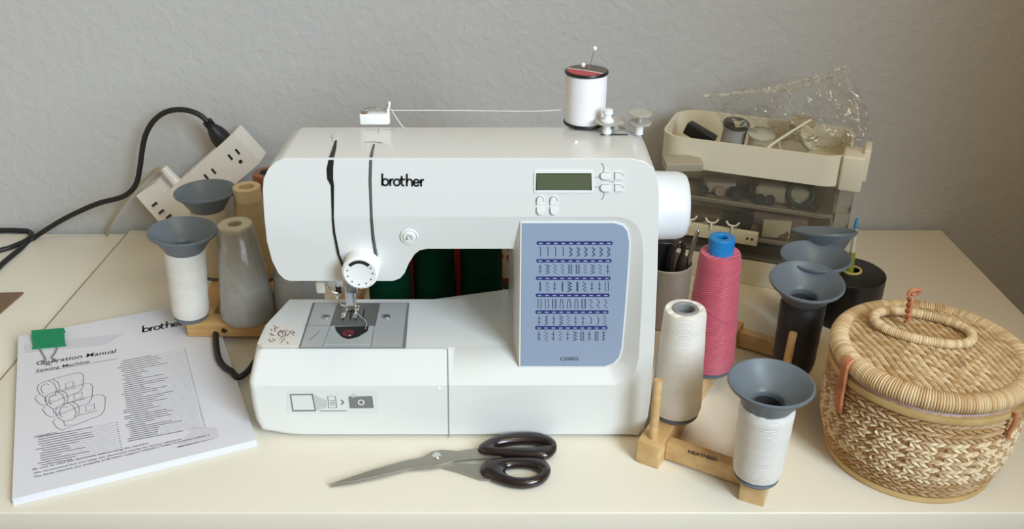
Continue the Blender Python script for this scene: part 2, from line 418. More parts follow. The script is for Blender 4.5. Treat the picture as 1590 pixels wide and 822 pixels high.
# upper band, left side going up and round
iA0 = len(pts); o(410, 337, FY)
o(407.5, 295, FY); o(409, 278, FY); o(416, 263, FY); o(427, 252, FY)
oz(441, FY, ZT)
oz(980, FY, ZT); o(1001, 251, FY); o(1014, 260, FY); o(1021, 275, FY); o(1023.5, 300, FY)
o(1021, 420, FY); o(1016, 540, FY); o(1010, 620, FY); o(1006, 648, FY); o(1000, 665, FY); o(990, 677, FY)
oz(978, FY, 0.004)
oz(425, FY, 0.004)
o(405, 672, FY); o(395, 655, FY); o(389, 630, FY); o(386, 608, FY)
iA1 = len(pts); o(383.5, 594, FY + 0.001)
iBL = len(pts); oz(396, 0.7327, ZB)
oz(700, 0.7327, ZB)
iBP = len(pts); oz(797, 0.740, ZB)
iAU = len(pts); o(797, 387, 0.719)
o(664, 387, 0.7155); o(652, 389, 0.716); o(644, 395, 0.717); o(635, 409, 0.719); o(628, 425, 0.7205); o(621, 433, 0.7215); o(610, 437, 0.722)
o(450, 437, 0.722); o(441, 434, 0.7215); o(432, 425, 0.720); o(422, 405, 0.718); o(414, 375, 0.714)
nO = len(outer)
edges = []
crease_px = [(960, 337), (978, 341), (990, 351), (997, 368), (999, 400), (996, 480), (992, 555), (987, 577), (975, 591), (955, 598), (700, 599), (420, 600)]
cidx = [iA0]
for px, py in crease_px: cidx.append(len(pts)); pts.append(Vector(Q(px, py, FY)))
cidx.append(iA1)
for a, b in zip(cidx, cidx[1:]): edges.append((a, b))
# panel: a slightly leaning, recessed plane
pT = Vector(Q(808, 344, 0.7095)); pB = Vector(Q(806, 570, 0.720))
uu = Vector((1, 0, 0)); vv = (pT - pB); vv.x = 0
PAN = Plane(pB, uu, uu.cross(vv.normalized()))
pan_px = [(808, 344), (955, 344), (969, 348), (976, 357), (979, 374), (978, 400), (973, 470), (967, 540), (963, 555), (954, 565), (940, 570), (806, 570)]
pidx = []
for px, py in pan_px: pidx.append(len(pts)); pts.append(PAN.hit(px, py))
for a, b in zip(pidx, pidx[1:] + pidx[:1]): edges.append((a, b))
for k in range(10): edges.append((cidx[1 + k], pidx[1 + k]))
edges.append((pidx[0], iAU)); edges.append((pidx[-1], iBP))
# slope seam between left accessory and body
co = [Vector((p.x, p.z)) for p in pts]
rv, re_, rf, ov, oe, of_ = delaunay_2d_cdt(co, edges, [outer], 1, 1e-7)
remap = [q[0] if q else None for q in ov]
V = []
for i, p2 in enumerate(rv):
    k = remap[i]
    if k is not None: V.append(pts[k].copy())
    else: V.append(Vector((p2.x, FY, p2.y)))
bm = bmesh.new(); bv = [bm.verts.new(v) for v in V]
inv = {}
for i, q in enumerate(ov):
    for k in q: inv[k] = i
for f in rf:
    try: bm.faces.new([bv[i] for i in f])
    except ValueError: pass
ring0 = [bv[inv[i]] for i in outer]
def backpt(v, stage):
    x, y, z = v.co
    bed = z > 0.05 and z < 0.1 and x < 0.003
    if stage == 1:
        Y = 0.786
        if x < -0.225 and z < 0.095: Y = 0.775
        return (x, Y, z)
    xx = x; zz = z
    if z > 0.27: zz = z - 0.020
    Y = 0.842
    if x < -0.02 and z < 0.1: Y = 0.826
    if x < -0.225 and z < 0.095: xx = x + 0.013
    if x < 0.003 and x > -0.02: xx = x - 0.005; Y = 0.848
    return (xx, Y, zz)
r1 = [bm.verts.new(backpt(v, 1)) for v in ring0]; r2 = [bm.verts.new(backpt(v, 2)) for v in ring0]
for A, B in ((ring0, r1), (r1, r2)):
    for i in range(nO):
        j = (i + 1) % nO; bm.faces.new((A[i], A[j], B[j], B[i]))
tris = tessellate_polygon([[Vector((v.co.x, v.co.z, 0)) for v in r2]])
for t in tris:
    try: bm.faces.new([r2[i] for i in t])
    except ValueError: pass
bmesh.ops.recalc_face_normals(bm, faces=bm.faces)
bmesh.ops.dissolve_limit(bm, angle_limit=math.radians(0.3), verts=bm.verts, edges=bm.edges)
cset = set()
for key in cidx + pidx:
    cset.add(tuple(round(c, 5) for c in pts[key]))
pset = {tuple(round(c, 5) for c in pts[k]) for k in pidx}
sharp = [e for e in bm.edges if all(tuple(round(c, 5) for c in v.co) in cset for v in e.verts) and len({tuple(round(c, 5) for c in v.co) in pset for v in e.verts}) == 1]
for e in sharp: e.smooth = False
bg = [e for e in bm.edges if len(e.link_faces) == 2 and all(v.co.x < -0.225 and v.co.z < 0.0905 and v.co.y < 0.7335 for v in e.verts) and e.calc_face_angle(0) > math.radians(40) and e not in sharp]
bmesh.ops.bevel(bm, geom=bg, offset=0.0075, segments=6, affect='EDGES', profile=0.5, clamp_overlap=True)
be = [e for e in bm.edges if len(e.link_faces) == 2 and e.calc_face_angle(0) > math.radians(48) and e.smooth]
bmesh.ops.bevel(bm, geom=be, offset=0.0035, segments=4, affect='EDGES', profile=0.5, clamp_overlap=True)
me = bpy.data.meshes.new('housing')
for f in bm.faces: f.smooth = True
off = Vector(sm.location)
for v in bm.verts: v.co -= off
bm.to_mesh(me); bm.free(); me.materials.append(M_white)
housing = bpy.data.objects.new('housing', me); COL.objects.link(housing); housing.parent = sm
wn = housing.modifiers.new('wn', 'WEIGHTED_NORMAL'); wn.keep_sharp = True

F0 = Plane((0, FY, 0), (1, 0, 0), (0, -1, 0))
zc = Q(500, 337, FY)[2]; zl = Q(500, 437, 0.722)[2]
lv = Vector((0, FY - 0.722, zc - zl)).normalized()
LH = Plane((0, FY, zc), (1, 0, 0), Vector((1, 0, 0)).cross(lv))
TOPP = Plane((0, 0.75, ZT), (1, 0, 0), (0, 0, 1))
BED = Plane((0, 0.77, ZB), (1, 0, 0), (0, 0, 1))
sl0 = Vector(Q(600, 599, FY)); sl1 = Vector((sl0.x, 0.7327, ZB)); 
SLO = Plane(sl0, (1, 0, 0), Vector((1, 0, 0)).cross((sl1 - sl0).normalized()))

# rubber feet under the base
for x in (-0.205, 0.11):
    for y in (0.735, 0.812): lathe('foot', [(0.009, 0.0), (0.009, 0.006)], M_black, sm, 20, c=(x, y, 0))

# logo drawn as strokes:  brother
def logo(pl, x0, y0, x1, y1, name, parent, wpx, H=20.0):
    ex = Vector((x1 - x0, y1 - y0)); L = 69.0
    up = Vector((0, -1)) * (H / 20.0)
    def T(p): return (x0 + ex.x * p[0] / L + up.x * p[1], y0 + ex.y * p[0] / L + up.y * p[1])
    G = []
    r = 4.6
    def bowl(cx, a0=0, a1=360): G.append([T(q) for q in arc(cx, 5.2, 5.0, 5.0, a0, a1, 20)])
    G.append([T((1.4, 18)), T((1.4, 0.4))]); bowl(6.6)
    G.append([T((14.6, 10)), T((14.6, 0.2))]); G.append([T(q) for q in arc(19.2, 5.6, 4.6, 4.4, 180, 95, 8)])
    bowl(25.6)
    G.append([T((33.6, 14.5)), T((33.6, 3.8))] + [T(q) for q in arc(36.8, 3.8, 3.2, 3.4, 190, 275, 6)]); G.append([T((31.2, 10)), T((38.6, 10))])
    G.append([T((42.2, 18)), T((42.2, 0.2))]); G.append([T(q) for q in arc(46.6, 5.6, 4.4, 4.6, 180, 0, 10)] + [T((51, 0.2))])
    G.append([T(q) for q in arc(58.0, 5.2, 4.6, 5.0, 350, 40, 18)][::-1] if False else [T((53.6, 5.2)), T((62.6, 5.2))] + [T(q) for q in arc(58.0, 5.2, 4.6, 5.0, 0, 318, 20)])
    G.append([T((65.6, 10)), T((65.6, 0.2))]); G.append([T(q) for q in arc(70, 5.6, 4.4, 4.4, 180, 95, 8)])
    return ribbons(name, pl, G, wpx, M_ink, parent, h=0.0004)
logo(F0, 592.5, 288, 657, 289, 'brand_logo', sm, 0.00165)

# face slots
def strip_px(pl, centre, ws):
    V = []; F = []
    for (x, y), ww in zip(centre, ws):
        V.append(pl.P(*pl.ab(x - ww / 2, y), 0.0006)); V.append(pl.P(*pl.ab(x + ww / 2, y), 0.0006))
    for i in range(len(centre) - 1): F.append((2 * i, 2 * i + 1, 2 * i + 3, 2 * i + 2))
    return V, F
m_ = MB(); m_.add(*strip_px(TOPP, [(522, 218), (519, 232), (515, 245)], [3, 6, 8]))
m_.add(*strip_px(F0, [(514.5, 248), (512.5, 262), (513, 278), (516.5, 288), (517, 337)], [8, 10, 9, 5, 3.2]))
m_.add(*strip_px(LH, [(517, 337), (519, 360), (526, 395), (533, 414)], [3.2, 3.4, 3.6, 4]))
m_.build('thread_slot', M_slot, sm, 0)
m_ = MB(); m_.add(*strip_px(TOPP, [(581, 225), (578, 236), (576.5, 245)], [3, 4, 5]))
m_.add(*strip_px(F0, [(576, 248), (575, 280), (577, 337)], [4.5, 4.5, 4]))
m_.add(*strip_px(LH, [(577, 337), (580, 370), (585, 400), (587.5, 416)], [4, 4, 4.5, 5]))
m_.build('thread_slot', M_slotgrey, sm, 0)
m_ = MB(); m_.add(*strip_px(LH, [(576, 339), (578.6, 370), (583.4, 400), (586, 416)], [1.6, 1.6, 1.6, 1.8])); m_.build('thread_slot_edge', M_slot, sm, 0)
ribbons('slot_end_mark', TOPP, [[(567, 222), (581, 221), (593, 223)]], 0.0012, M_groove, sm, 0.0006)
plate_px('slot_entry', TOPP, [(516, 210), (527, 209), (523, 219), (517, 219)], 0.0002, 0.0012, mat('clear_grey', (205, 212, 214), 0.2), sm)

# dial
dc = Vector(Q(560, 421, 0.7045)); RD = 0.0163
Rfront = Matrix.Rotation(math.radians(90), 3, 'X')     # local z -> -Y
lathe('tension_dial', [(0.0, 0.0045), (0.0125, 0.0045), (0.0140, 0.0050), (0.0158, 0.0038), (RD, 0.0018), (RD, -0.016), (0.0, -0.016)], M_white2, sm, 56, c=dc, R=Rfront)
dial = [c for c in sm.children if c.name.startswith('tension_dial')][0]
DP = Plane(dc + Vector((0, -0.0045, 0)), (1, 0, 0), (0, -1, 0))
m_ = MB()
ro, ri = 0.0128, 0.0098
A = [(ro * math.cos(math.radians(a)), ro * math.sin(math.radians(a))) for a in range(42, 139, 6)]
B = [(ri * math.cos(math.radians(a)), ri * math.sin(math.radians(a))) for a in range(138, 41, -6)]
m_.add(*plate_vf(DP, A + B, 0.0001, 0.0004)); m_.build('dial_window', M_ink, dial, 0)
m_ = MB()
for a in (165, 195, 228, 262, 296, 328, 0, 28):
    cx, cy = 0.0112 * math.cos(math.radians(a)), 0.0112 * math.sin(math.radians(a))
    m_.add(*plate_vf(DP, [(cx + 0.0008 * math.cos(t), cy + 0.0008 * math.sin(t)) for t in [k * math.pi / 4 for k in range(8)]], 0.0001, 0.0004))
m_.build('dial_marks', mat('mark_grey', (110, 114, 114), 0.6), dial, 0)
ribbons('dial_pointer', LH, [[(560, 391), (562, 397)], [(563, 391), (562, 397)]], 0.0006, M_groove, sm, 0.0005)

# reverse button
rbp = LH.hit(635.5, 367)
Rl = Matrix((LH.u, LH.v, LH.n)).transposed()
rb = lathe('reverse_button', [(0.0, 0.0022), (0.0048, 0.0022), (0.0056, 0.0014), (0.0056, 0.0004), (0.0066, 0.0003), (0.0066, 0.001), (0.0074, 0.0012), (0.008, 0.0)], M_white2, sm, 40, c=rbp, R=Rl)
ribbons('button_symbol', Plane(rbp, LH.u, LH.n), [[(-0.002, -0.002), (-0.0022, 0.0008), (-0.0008, 0.0022), (0.0012, 0.002), (0.002, 0.0006), (0.002, -0.002)], [(-0.0032, -0.0008), (-0.002, -0.0022), (-0.0008, -0.0008)]], 0.0007, M_groove, rb, 0.0024, px=False)

# lcd
plate_px('screen_bezel', F0, [(829, 265), (921, 265), (921, 299), (829, 299)], 0.0001, 0.0008, M_white2, sm, r=4)
scr = [c for c in sm.children if c.name.startswith('screen_bezel')][0]
plate_px('lcd_screen', F0, [(833.5, 269), (917.5, 269), (917, 294.5), (834, 294.5)], 0.0004, 0.0012, mat('lcd_green', (88, 96, 74), 0.25), sm)
ribbons('screen_edge', F0, [[(833, 294.5), (833, 269), (918, 269), (918, 294.5)]], 0.0009, mat('lcd_dark', (48, 54, 42), 0.4), sm, 0.0013)
# buttons of the control field: halves of round keys
def key(cx, cy, w_, h_, side):
    pts_ = []
    if side == 'l': pts_ = [(cx + w_, cy - h_), (cx, cy - h_)] + arc(cx, cy, w_, h_, 270, 90, 10) + [(cx + w_, cy + h_)]
    if side == 'r': pts_ = [(cx - w_, cy - h_)] + arc(cx, cy - h_ * 0.2, w_, h_ * 0.8, -90, 20, 6) + [(cx + w_, cy + h_), (cx - w_, cy + h_)]
    if side == 't': pts_ = arc(cx, cy, w_, h_, 180, 360, 10) + [(cx + w_, cy + h_ * 0.7), (cx - w_, cy + h_ * 0.7)]
    if side == 'b': pts_ = arc(cx, cy, w_, h_, 180, 0, 10) + [(cx + w_, cy - h_ * 0.7), (cx - w_, cy - h_ * 0.7)]
    k_ = plate_px('key', F0, pts_, 0.0, 0.0014, M_white2, sm)
    q_ = pts_ + [pts_[0]]
    nn = len(pts_)
    seg_ = {'l': pts_[0:nn], 'r': pts_[0:8], 't': pts_[0:11], 'b': pts_[0:7]}[side]
    ribbons('key_outline', F0, [seg_], 0.00045, mat('key_groove_grey', (140, 143, 142), 0.6) if 'key_groove_grey' not in bpy.data.materials else bpy.data.materials['key_groove_grey'], k_, 0.0016)  # grey groove line round the key
for cy in (272.5, 291): key(939, cy, 7, 6, 'l'); key(961, cy, 6, 5.5, 'r')
for cx in (839, 860): key(cx, 312, 5.5, 8, 't'); key(cx, 326, 5.5, 7, 'b')
ribbons('key_links', F0, [[(924, 275), (932, 275)], [(924, 290), (932, 290)], arc(930, 262, 8, 10, -60, 40, 6), arc(930, 301, 8, 10, 60, -40, 6), [(946, 282), (953, 282)]], 0.0005, bpy.data.materials['key_groove_grey'], sm, 0.0005)

# stitch chart panel
M_blue = mat('blue_panel', (146, 162, 186), 0.42)
def inset_px(k): 
    cx, cy = 889, 457
    return [(cx + (x - cx) * k[0], cy + (y - cy) * k[1]) for x, y in pan_px]
plate_px('panel_border', PAN, pan_px, 0.0002, 0.0008, M_white2, sm)
pan = plate_px('stitch_panel', PAN, [(810.5, 346)] + inset_px((0.975, 0.982))[1:-1] + [(808.5, 567.5)], 0.0004, 0.0012, M_blue, sm)
M_navy = mat('navy_print', (44, 48, 112), 0.5); M_print = mat('slate_print', (62, 74, 110), 0.5); M_lite = mat('pale_print', (170, 184, 214), 0.5)
bars = MB(); ticks = MB(); icons = MB(); rows = [376.5, 404, 431, 457.5, 483.5, 508]
def zig(n, w_, y0, y1, x): return [(x + (w_ if i % 2 else -w_), y0 + (y1 - y0) * i / n) for i in range(n + 1)]
for ri_, y in enumerate(rows):
    xl, xr = 833.5 - 0.45 * ri_, 951 - 1.6 * ri_
    bars.add(*plate_vf(PAN, [PAN.ab(*p) for p in rnd_poly([(xl, y - 2.6), (xr, y - 2.6), (xr, y + 2.4), (xl, y + 2.4)], 2)], 0.0013, 0.0016))
    for c in range(10):
        x = xl + (xr - xl) * (c + 0.5) / 10
        v, f = ribbon_vf(PAN, [[(x - 2.2, y), (x - 0.6, y)], [(x + 0.4, y), (x + 2.2, y)]], 0.0011, 0.0018); ticks.add(v, f)
        y0, y1 = y + 6, y + 20; k = (ri_ * 10 + c)
        st = random.choice([0, 1, 2, 3, 4])
        L = []
        if ri_ == 3 and c < 7: L = [[(x - 2.4, y0), (x + 2.4, y0), (x + 2.4, y1), (x - 2.4, y1), (x - 2.4, y0)]] if c < 3 or c == 6 else [arc(x, y0 + 4, 2, 4, 180, 360, 6) + [(x + 2.6, y1), (x - 2.6, y1), (x - 2, y0 + 4)]]
        elif ri_ == 3: L = [zig(3, 2.2, y0, y1, x)]
        elif ri_ == 0: L = [[(x, y0 + 2), (x, y1)], [(x - 2, y0), (x + 1, y0 + 2)]] if c < 4 else [zig(4, 2.3, y0, y1, x), zig(4, 2.3, y0 + 2, y1 + 1, x)]
        elif ri_ == 2 and c in (0, 3, 5): L = [[(x, y0), (x, y1)], [(x + 1, y0), (x + 1, y1)]]
        elif ri_ == 2 and c == 9: L = [[(x - 2.4, y0), (x + 2.4, y0), (x + 2.4, y1), (x - 2.4, y1), (x - 2.4, y0)]]
        elif ri_ == 4 and c in (7, 8): L = [arc(x - 2, (y0 + y1) / 2, 4, 6.5, -70, 70, 8)]
        elif st == 0: L = [zig(5, 2.4, y0, y1, x)]
        elif st == 1: L = [zig(6, 2.6, y0, y1, x - 0.6), zig(6, 2.6, y0, y1, x + 1)]
        elif st == 2: L = [[(x - 2.5, y0 + 3), (x + 2.5, y0)], [(x - 2.5, y0 + 8), (x + 2.5, y0 + 5)], [(x - 2.5, y0 + 13), (x + 2.5, y0 + 10)], [(x, y0), (x, y1)]]
        elif st == 3: L = [[(x - 2.2, y0), (x - 2.2, y1)], [(x + 2.2, y0), (x + 2.2, y1)], zig(5, 2.2, y0, y1, x)]
        else: L = [[(x, y0), (x, y1)], [(x - 2.4, y0 + 4), (x + 2.4, y0 + 4)], [(x - 2.4, y0 + 10), (x + 2.4, y0 + 10)]]
        wd = 0.0009 if (ri_ == 3 and c in (2, 6)) or (ri_ == 2 and c in (4, 5, 6)) else 0.00052
        icons.add(*ribbon_vf(PAN, L, wd, 0.0015))
bars.build('number_bars', M_navy, pan, 0); ticks.build('stitch_numbers', M_lite, pan, 0); icons.build('stitch_icons', M_print, pan, 0)
text('model_number', PAN, 'CS5055', 870, 558.5, 898, 558.5, M_ink, pan, h=0.0015)

# seams of the flat bed attachment
ribbons('seam_line', BED, [[(398, 541.5), (560, 541.5), (694, 541.5)]], 0.0008, mat('seam', (158, 158, 152), 0.6), sm, 0.0006)
m_ = MB(); m_.add(*ribbon_vf(SLO, [[(695, 542), (696, 598)]], 0.0009, 0.0005)); m_.add(*ribbon_vf(F0, [[(696, 598), (697, 679)]], 0.0009, 0.0004))
m_.build('attachment_seam', M_groove, sm, 0)
lathe('latch_dot', [(0, 0.0009), (0.0016, 0.0007), (0.0022, 0)], M_white2, sm, 16, c=F0.hit(681, 604), R=Rfront)
# sticker with phone and camera pictograms
M_stk = mat('clear_sticker', (216, 219, 217), 0.3)
stk = plate_px('sticker', F0, [(447, 607), (587, 607), (587, 642), (447, 642)], 0.0001, 0.0003, M_stk, sm, r=3)
M_sg = mat('sticker_grey', (118, 120, 120), 0.5); M_sl = mat('sticker_pale', (190, 192, 191), 0.5)
ribbons('code_frame', F0, [[(451, 613), (485, 612.5), (490, 637.5), (455, 638), (451, 613)]], 0.0021, M_sg, stk, 0.0005)
plate_px('callout', F0, [(487, 613), (508, 622), (508, 632), (492, 637)], 0.0003, 0.0005, M_sl, stk)
ribbons('phone_outline', F0, [[(509, 615.5), (521, 615.5), (523, 633), (511, 633), (509, 615.5)]], 0.0008, M_sg, stk, 0.0006)
ribbons('phone_marks', F0, [[(513, 622), (515, 621.5)], [(517, 622), (519, 622)], [(513, 625.5), (519.5, 625)], [(514, 628.5), (516, 628)], [(518, 629), (520, 628)]], 0.0009, M_sg, stk, 0.0006)
ribbons('arrow_mark', F0, [[(530, 621), (534, 625), (530, 628)]], 0.001, M_ink, stk, 0.0006)
ribbons('caption_line', F0, [[(497, 638), (538, 638)]], 0.0007, M_sg, stk, 0.0006)
plate_px('camera_pictogram', F0, [(541, 616), (578, 615), (580.5, 633.5), (543.5, 634)], 0.0004, 0.0006, M_sg, stk)
ribbons('camera_lens', F0, [[(561 + 4.3 * math.cos(t), 624.5 + 3.7 * math.sin(t)) for t in [k * math.pi / 8 for k in range(17)]]], 0.0011, M_white2, stk, 0.0008)
ribbons('camera_button', F0, [[(549 + 2.6 * math.cos(t), 614.5 + 2.4 * math.sin(t)) for t in [k * math.pi / 6 for k in range(13)]]], 0.0009, M_sl, stk, 0.0008)

# bed: instruction sticker, metal plates
plate_px('threading_sticker', BED, [(416, 501), (469, 501), (462, 538), (404, 538)], 0.0001, 0.0004, mat('sticker_cream', (226, 222, 212), 0.4), sm, r=3)
m_ = MB()
M_redb = mat('diagram_brown', (150, 110, 98), 0.6)
for k in range(22):
    x = 418 + random.random() * 40; y = 506 + random.random() * 28; a = random.random() * 6.28; l = 2 + random.random() * 3.5
    m_.add(*ribbon_vf(BED, [[(x - l * math.cos(a), y - l * math.sin(a) * 0.7), (x + l * 0.3, y + 1), (x + l * math.cos(a), y + l * math.sin(a) * 0.7)]], 0.0009, 0.0006))
m_.add(*ribbon_vf(BED, [[(438 + 6 * math.cos(t), 519 + 4.5 * math.sin(t)) for t in [k * math.pi / 6 for k in range(13)]]], 0.0011, 0.0007))
m_.build('threading_diagram', M_redb, sm, 0)
plate_px('plate_gap_rim', BED, [(486, 471), (635.5, 471), (630, 541.5), (464, 541.5)], 0.0, 0.0005, M_groove, sm)  # grey plate left showing as a rim round the bed plate
mp_ = plate_px('bed_plate', BED, [(489, 472.5), (632, 472.5), (624.5, 540), (467, 540)], 0.0003, 0.0012, M_plate, sm)
ribbons('plate_pattern', BED, [[(471, 507), (514, 508)], [(514, 508), (502, 540)], [(581, 508), (577, 540)], [(480, 531), (497, 516)]], 0.0005, M_groove, mp_, 0.0016)
npl = plate_px('needle_plate', BED, [(524, 473.5), (590.5, 473.5), (583, 508), (513, 508)], 0.0012, 0.0018, M_dmetal, sm)
m_ = MB()
for x in (535, 545, 555, 565): m_.add(*ribbon_vf(BED, [[(x + 1, 483), (x - 1.5, 500)]], 0.0012, 0.0021))
m_.build('feed_slots', M_slot, npl, 0)
for (x, y) in ((506, 494), (600, 494)):
    s_ = lathe('plate_screw', [(0, 0.0012), (0.0036, 0.0012), (0.0042, 0.0006), (0.0042, 0)], M_metal, sm, 24, c=BED.hit(x, y) + Vector((0, 0, 0.0012)))
    c_ = BED.hit(x, y); box('screw_slot', c_ + Vector((0, 0, 0.0025)), (0.0046, 0.001, 0.0004), M_slot, s_)
plate_px('bobbin_cover', BED, [(514, 509), (580.5, 509), (576, 537), (503, 537)], 0.0012, 0.0017, mat('clear_cover', (176, 179, 178), 0.15), sm)
bw = plate_px('bobbin_window', BED, [(520, 510), (573, 509), (571, 517), (556, 526), (541, 529.5), (531, 526), (523, 518)], 0.0017, 0.0019, M_slot, sm)
lathe('bobbin', [(0.0, 0.0012), (0.002, 0.0012), (0.002, 0.0006), (0.0056, 0.0009), (0.0062, 0)], mat('magenta_thread', (140, 34, 56), 0.3, rgb2=(60, 16, 26), noise_scale=420), sm, 24, c=BED.hit(541, 520) + Vector((0, 0, 0.0019)))

# needle, presser foot, threader
NX = BED.hit(548, 487)
def vt(x, y, z0, z1, r, nm, m, seg=14): return lathe(nm, [(r, z0), (r, z1)], m, sm, seg, c=(x, y, 0))
vt(NX.x + 0.004, NX.y + 0.004, 0.122, 0.18, 0.0026, 'needle_bar', M_chrome)
vt(NX.x + 0.001, NX.y + 0.012, 0.105, 0.18, 0.0036, 'presser_bar', M_metal)
box('needle_clamp', (NX.x + 0.003, NX.y + 0.002, 0.120), (0.010, 0.009, 0.010), M_metal, sm, bev=0.001)
tube('needle', [(NX.x + 0.003, NX.y, 0.118), (NX.x + 0.003, NX.y, 0.0915)], lambda t: 0.0006 * (1 - t) + 0.0002, M_chrome, sm, 0, 6)
box('foot_ankle', (NX.x - 0.002, NX.y + 0.005, 0.109), (0.0105, 0.006, 0.024), M_plate, sm, bev=0.001)
tube('foot_spring', [(NX.x - 0.010, NX.y + 0.004, 0.121), (NX.x - 0.013, NX.y, 0.112), (NX.x - 0.012, NX.y - 0.002, 0.103), (NX.x - 0.006, NX.y, 0.099)], 0.0008, M_chrome, sm)
m_ = MB()
for sx in (-1, 1):
    m_.add(*box_vf((NX.x - 0.002 + sx * 0.0062, NX.y - 0.005, 0.0935), (0.0045, 0.021, 0.0016), None, 0.0006))
m_.add(*box_vf((NX.x - 0.002, NX.y + 0.003, 0.0945), (0.017, 0.006, 0.003), None, 0.0006))
m_.add(*tube_vf([(NX.x - 0.012, NX.y + 0.002, 0.0975), (NX.x + 0.008, NX.y + 0.002, 0.0975)], 0.0012, 8))
m_.build('presser_foot', M_chrome, sm)
vt(NX.x - 0.016, NX.y + 0.004, 0.105, 0.18, 0.0014, 'threader_rod', M_chrome)
box('threader_bracket', (NX.x - 0.022, NX.y + 0.002, 0.150), (0.014, 0.006, 0.056), clear_mat('smoky_clear', (214, 214, 208), 0.7, 0.15), sm, bev=0.001)
box('threader_guide', (NX.x - 0.0125, NX.y + 0.006, 0.146), (0.008, 0.004, 0.056), clear_mat('smoky_clear_guide', (228, 228, 222), 0.8, 0.15), sm, bev=0.001)
tube('threader_hook', [(NX.x - 0.024, NX.y - 0.003, 0.145), (NX.x - 0.022, NX.y - 0.004, 0.124), (NX.x - 0.015, NX.y - 0.003, 0.116), (NX.x - 0.009, NX.y, 0.118)], 0.001, M_chrome, sm)
box('presser_screw', (NX.x - 0.012, NX.y - 0.001, 0.118), (0.006, 0.004, 0.006), M_black, sm, bev=0.001)
lc = PY(498, 446, 0.775)
tube('threader_arm', [lc, (lc.x + 0.004, lc.y, lc.z + 0.006), (lc.x + 0.012, lc.y, lc.z + 0.010), (lc.x + 0.022, lc.y, lc.z + 0.009)], 0.0015, M_plate, sm)
box('threader_lever', lc, (0.0085, 0.006, 0.012), mat('ivory_tip', (224, 224, 210), 0.4), sm, bev=0.0015)
tube('needle_thread', [(NX.x + 0.003, NX.y, 0.094), (NX.x + 0.008, NX.y - 0.01, 0.0945), (NX.x + 0.017, NX.y - 0.022, 0.093), (NX.x + 0.018, NX.y - 0.034, 0.0925)], 0.0003, M_white2, sm, seg=6)

# hand wheel
hc = PY(1046, 319, 0.775); X0 = 0.118; X1 = PY(1064.5, 319, 0.775).x
Rx = Matrix.Rotation(math.radians(90), 3, 'Y')
Lh = X1 - X0
lathe('handwheel', [(0.0, Lh), (0.026, Lh), (0.0285, Lh - 0.001), (0.0305, Lh - 0.004), (0.0318, Lh - 0.009), (0.0325, 0.004), (0.0325, 0)], mat('handwheel_white', (224, 229, 233), 0.32), sm, 64, c=(X0, hc.y, hc.z), R=Rx)

# top: pretension guide, winder, slot
gp = PY(581, 184, 0.792)
g0 = box('thread_guide', (gp.x, 0.797, ZT + 0.0055), (0.027, 0.011, 0.010), M_white2, sm, bev=0.0012)
tube('guide_hook', [(gp.x - 0.009, 0.795, ZT + 0.0105), (gp.x - 0.009, 0.795, ZT + 0.0135), (gp.x, 0.796, ZT + 0.015), (gp.x + 0.010, 0.796, ZT + 0.0135), (gp.x + 0.013, 0.795, ZT + 0.019)], 0.0011, M_metal, sm)
lathe('tension_disc', [(0, 0.004), (0.0035, 0.003), (0.004, 0.0)], M_chrome, sm, 20, c=(gp.x - 0.009, 0.796, ZT + 0.0105))
tube('guide_post', [(gp.x + 0.0125, 0.796, ZT + 0.001), (gp.x + 0.0125, 0.796, ZT + 0.012), (gp.x + 0.0145, 0.796, ZT + 0.021)], 0.0014, M_white2, sm)
ribbons('raised_thread_arrows', TOPP, [[(568, 202), (592, 202)], [(596, 202), (616, 202)], [(588, 200), (588, 206)], [(626, 201), (630, 202)]], 0.0007, mat('faint_grey', (176, 176, 170), 0.5), sm, 0.0005)
ribbons('winder_slot', TOPP, [[(934, 210), (974, 210)]], 0.0028, M_slot, sm, 0.0006)
lathe('top_pin_head', [(0, 0.002), (0.0016, 0.0012), (0.002, 0)], M_white2, sm, 14, c=TOPP.hit(894, 221))
ribbons('spool_scale_marks', TOPP, [[(884, 203), (900, 203)], [(906, 202), (928, 204)]], 0.0010, mat('marks', (150, 150, 146), 0.6), sm, 0.0006)
def bobbin(px, py, r, lab, z0):
    p = TOPP.hit(px, py); t = thing('bobbin', lab, 'bobbin', (p.x, p.y, ZT + z0), 'clear bobbins on top of the sewing machine')
    lring('rim', [(0.0015, 0.0), (r, 0.0), (r, 0.0012), (0.003, 0.0012), (0.003, 0.0085), (r, 0.0085), (r, 0.0097), (0.0015, 0.0097)], M_clear2, t, 32, c=t.location)
    return t
wp = TOPP.hit(942, 208)
wpost = lathe('winder_shaft', [(0.0042, 0), (0.0042, 0.004), (0.003, 0.005), (0.003, 0.009), (0.0058, 0.0095), (0.006, 0.013), (0.004, 0.0145), (0.003, 0.018), (0.0048, 0.019), (0.0045, 0.0225), (0, 0.024)], M_white2, sm, 24, c=(wp.x, wp.y, ZT))
lring('winder_disc', [(0.0062, 0.0105), (0.0105, 0.0105), (0.0105, 0.0117), (0.0062, 0.0117)], M_clear2, sm, 32, c=(wp.x, wp.y, ZT))
wb = TOPP.hit(992, 208)
lathe('winder_stop', [(0.0038, 0), (0.0036, 0.009), (0.002, 0.0095), (0.0013, 0.010), (0.0013, 0.0185), (0, 0.019)], M_white2, sm, 20, c=(wb.x, wb.y, ZT))
b1 = TOPP.hit(992, 203); bobbin(992, 207.5, 0.0105, 'clear empty bobbin on the rightmost post on top of the machine', 0.0097)
q1 = TOPP.hit(953, 202)
bobbin(955, 203, 0.0095, 'clear empty bobbin just right of the big white spool on top of the machine', 0.0005)

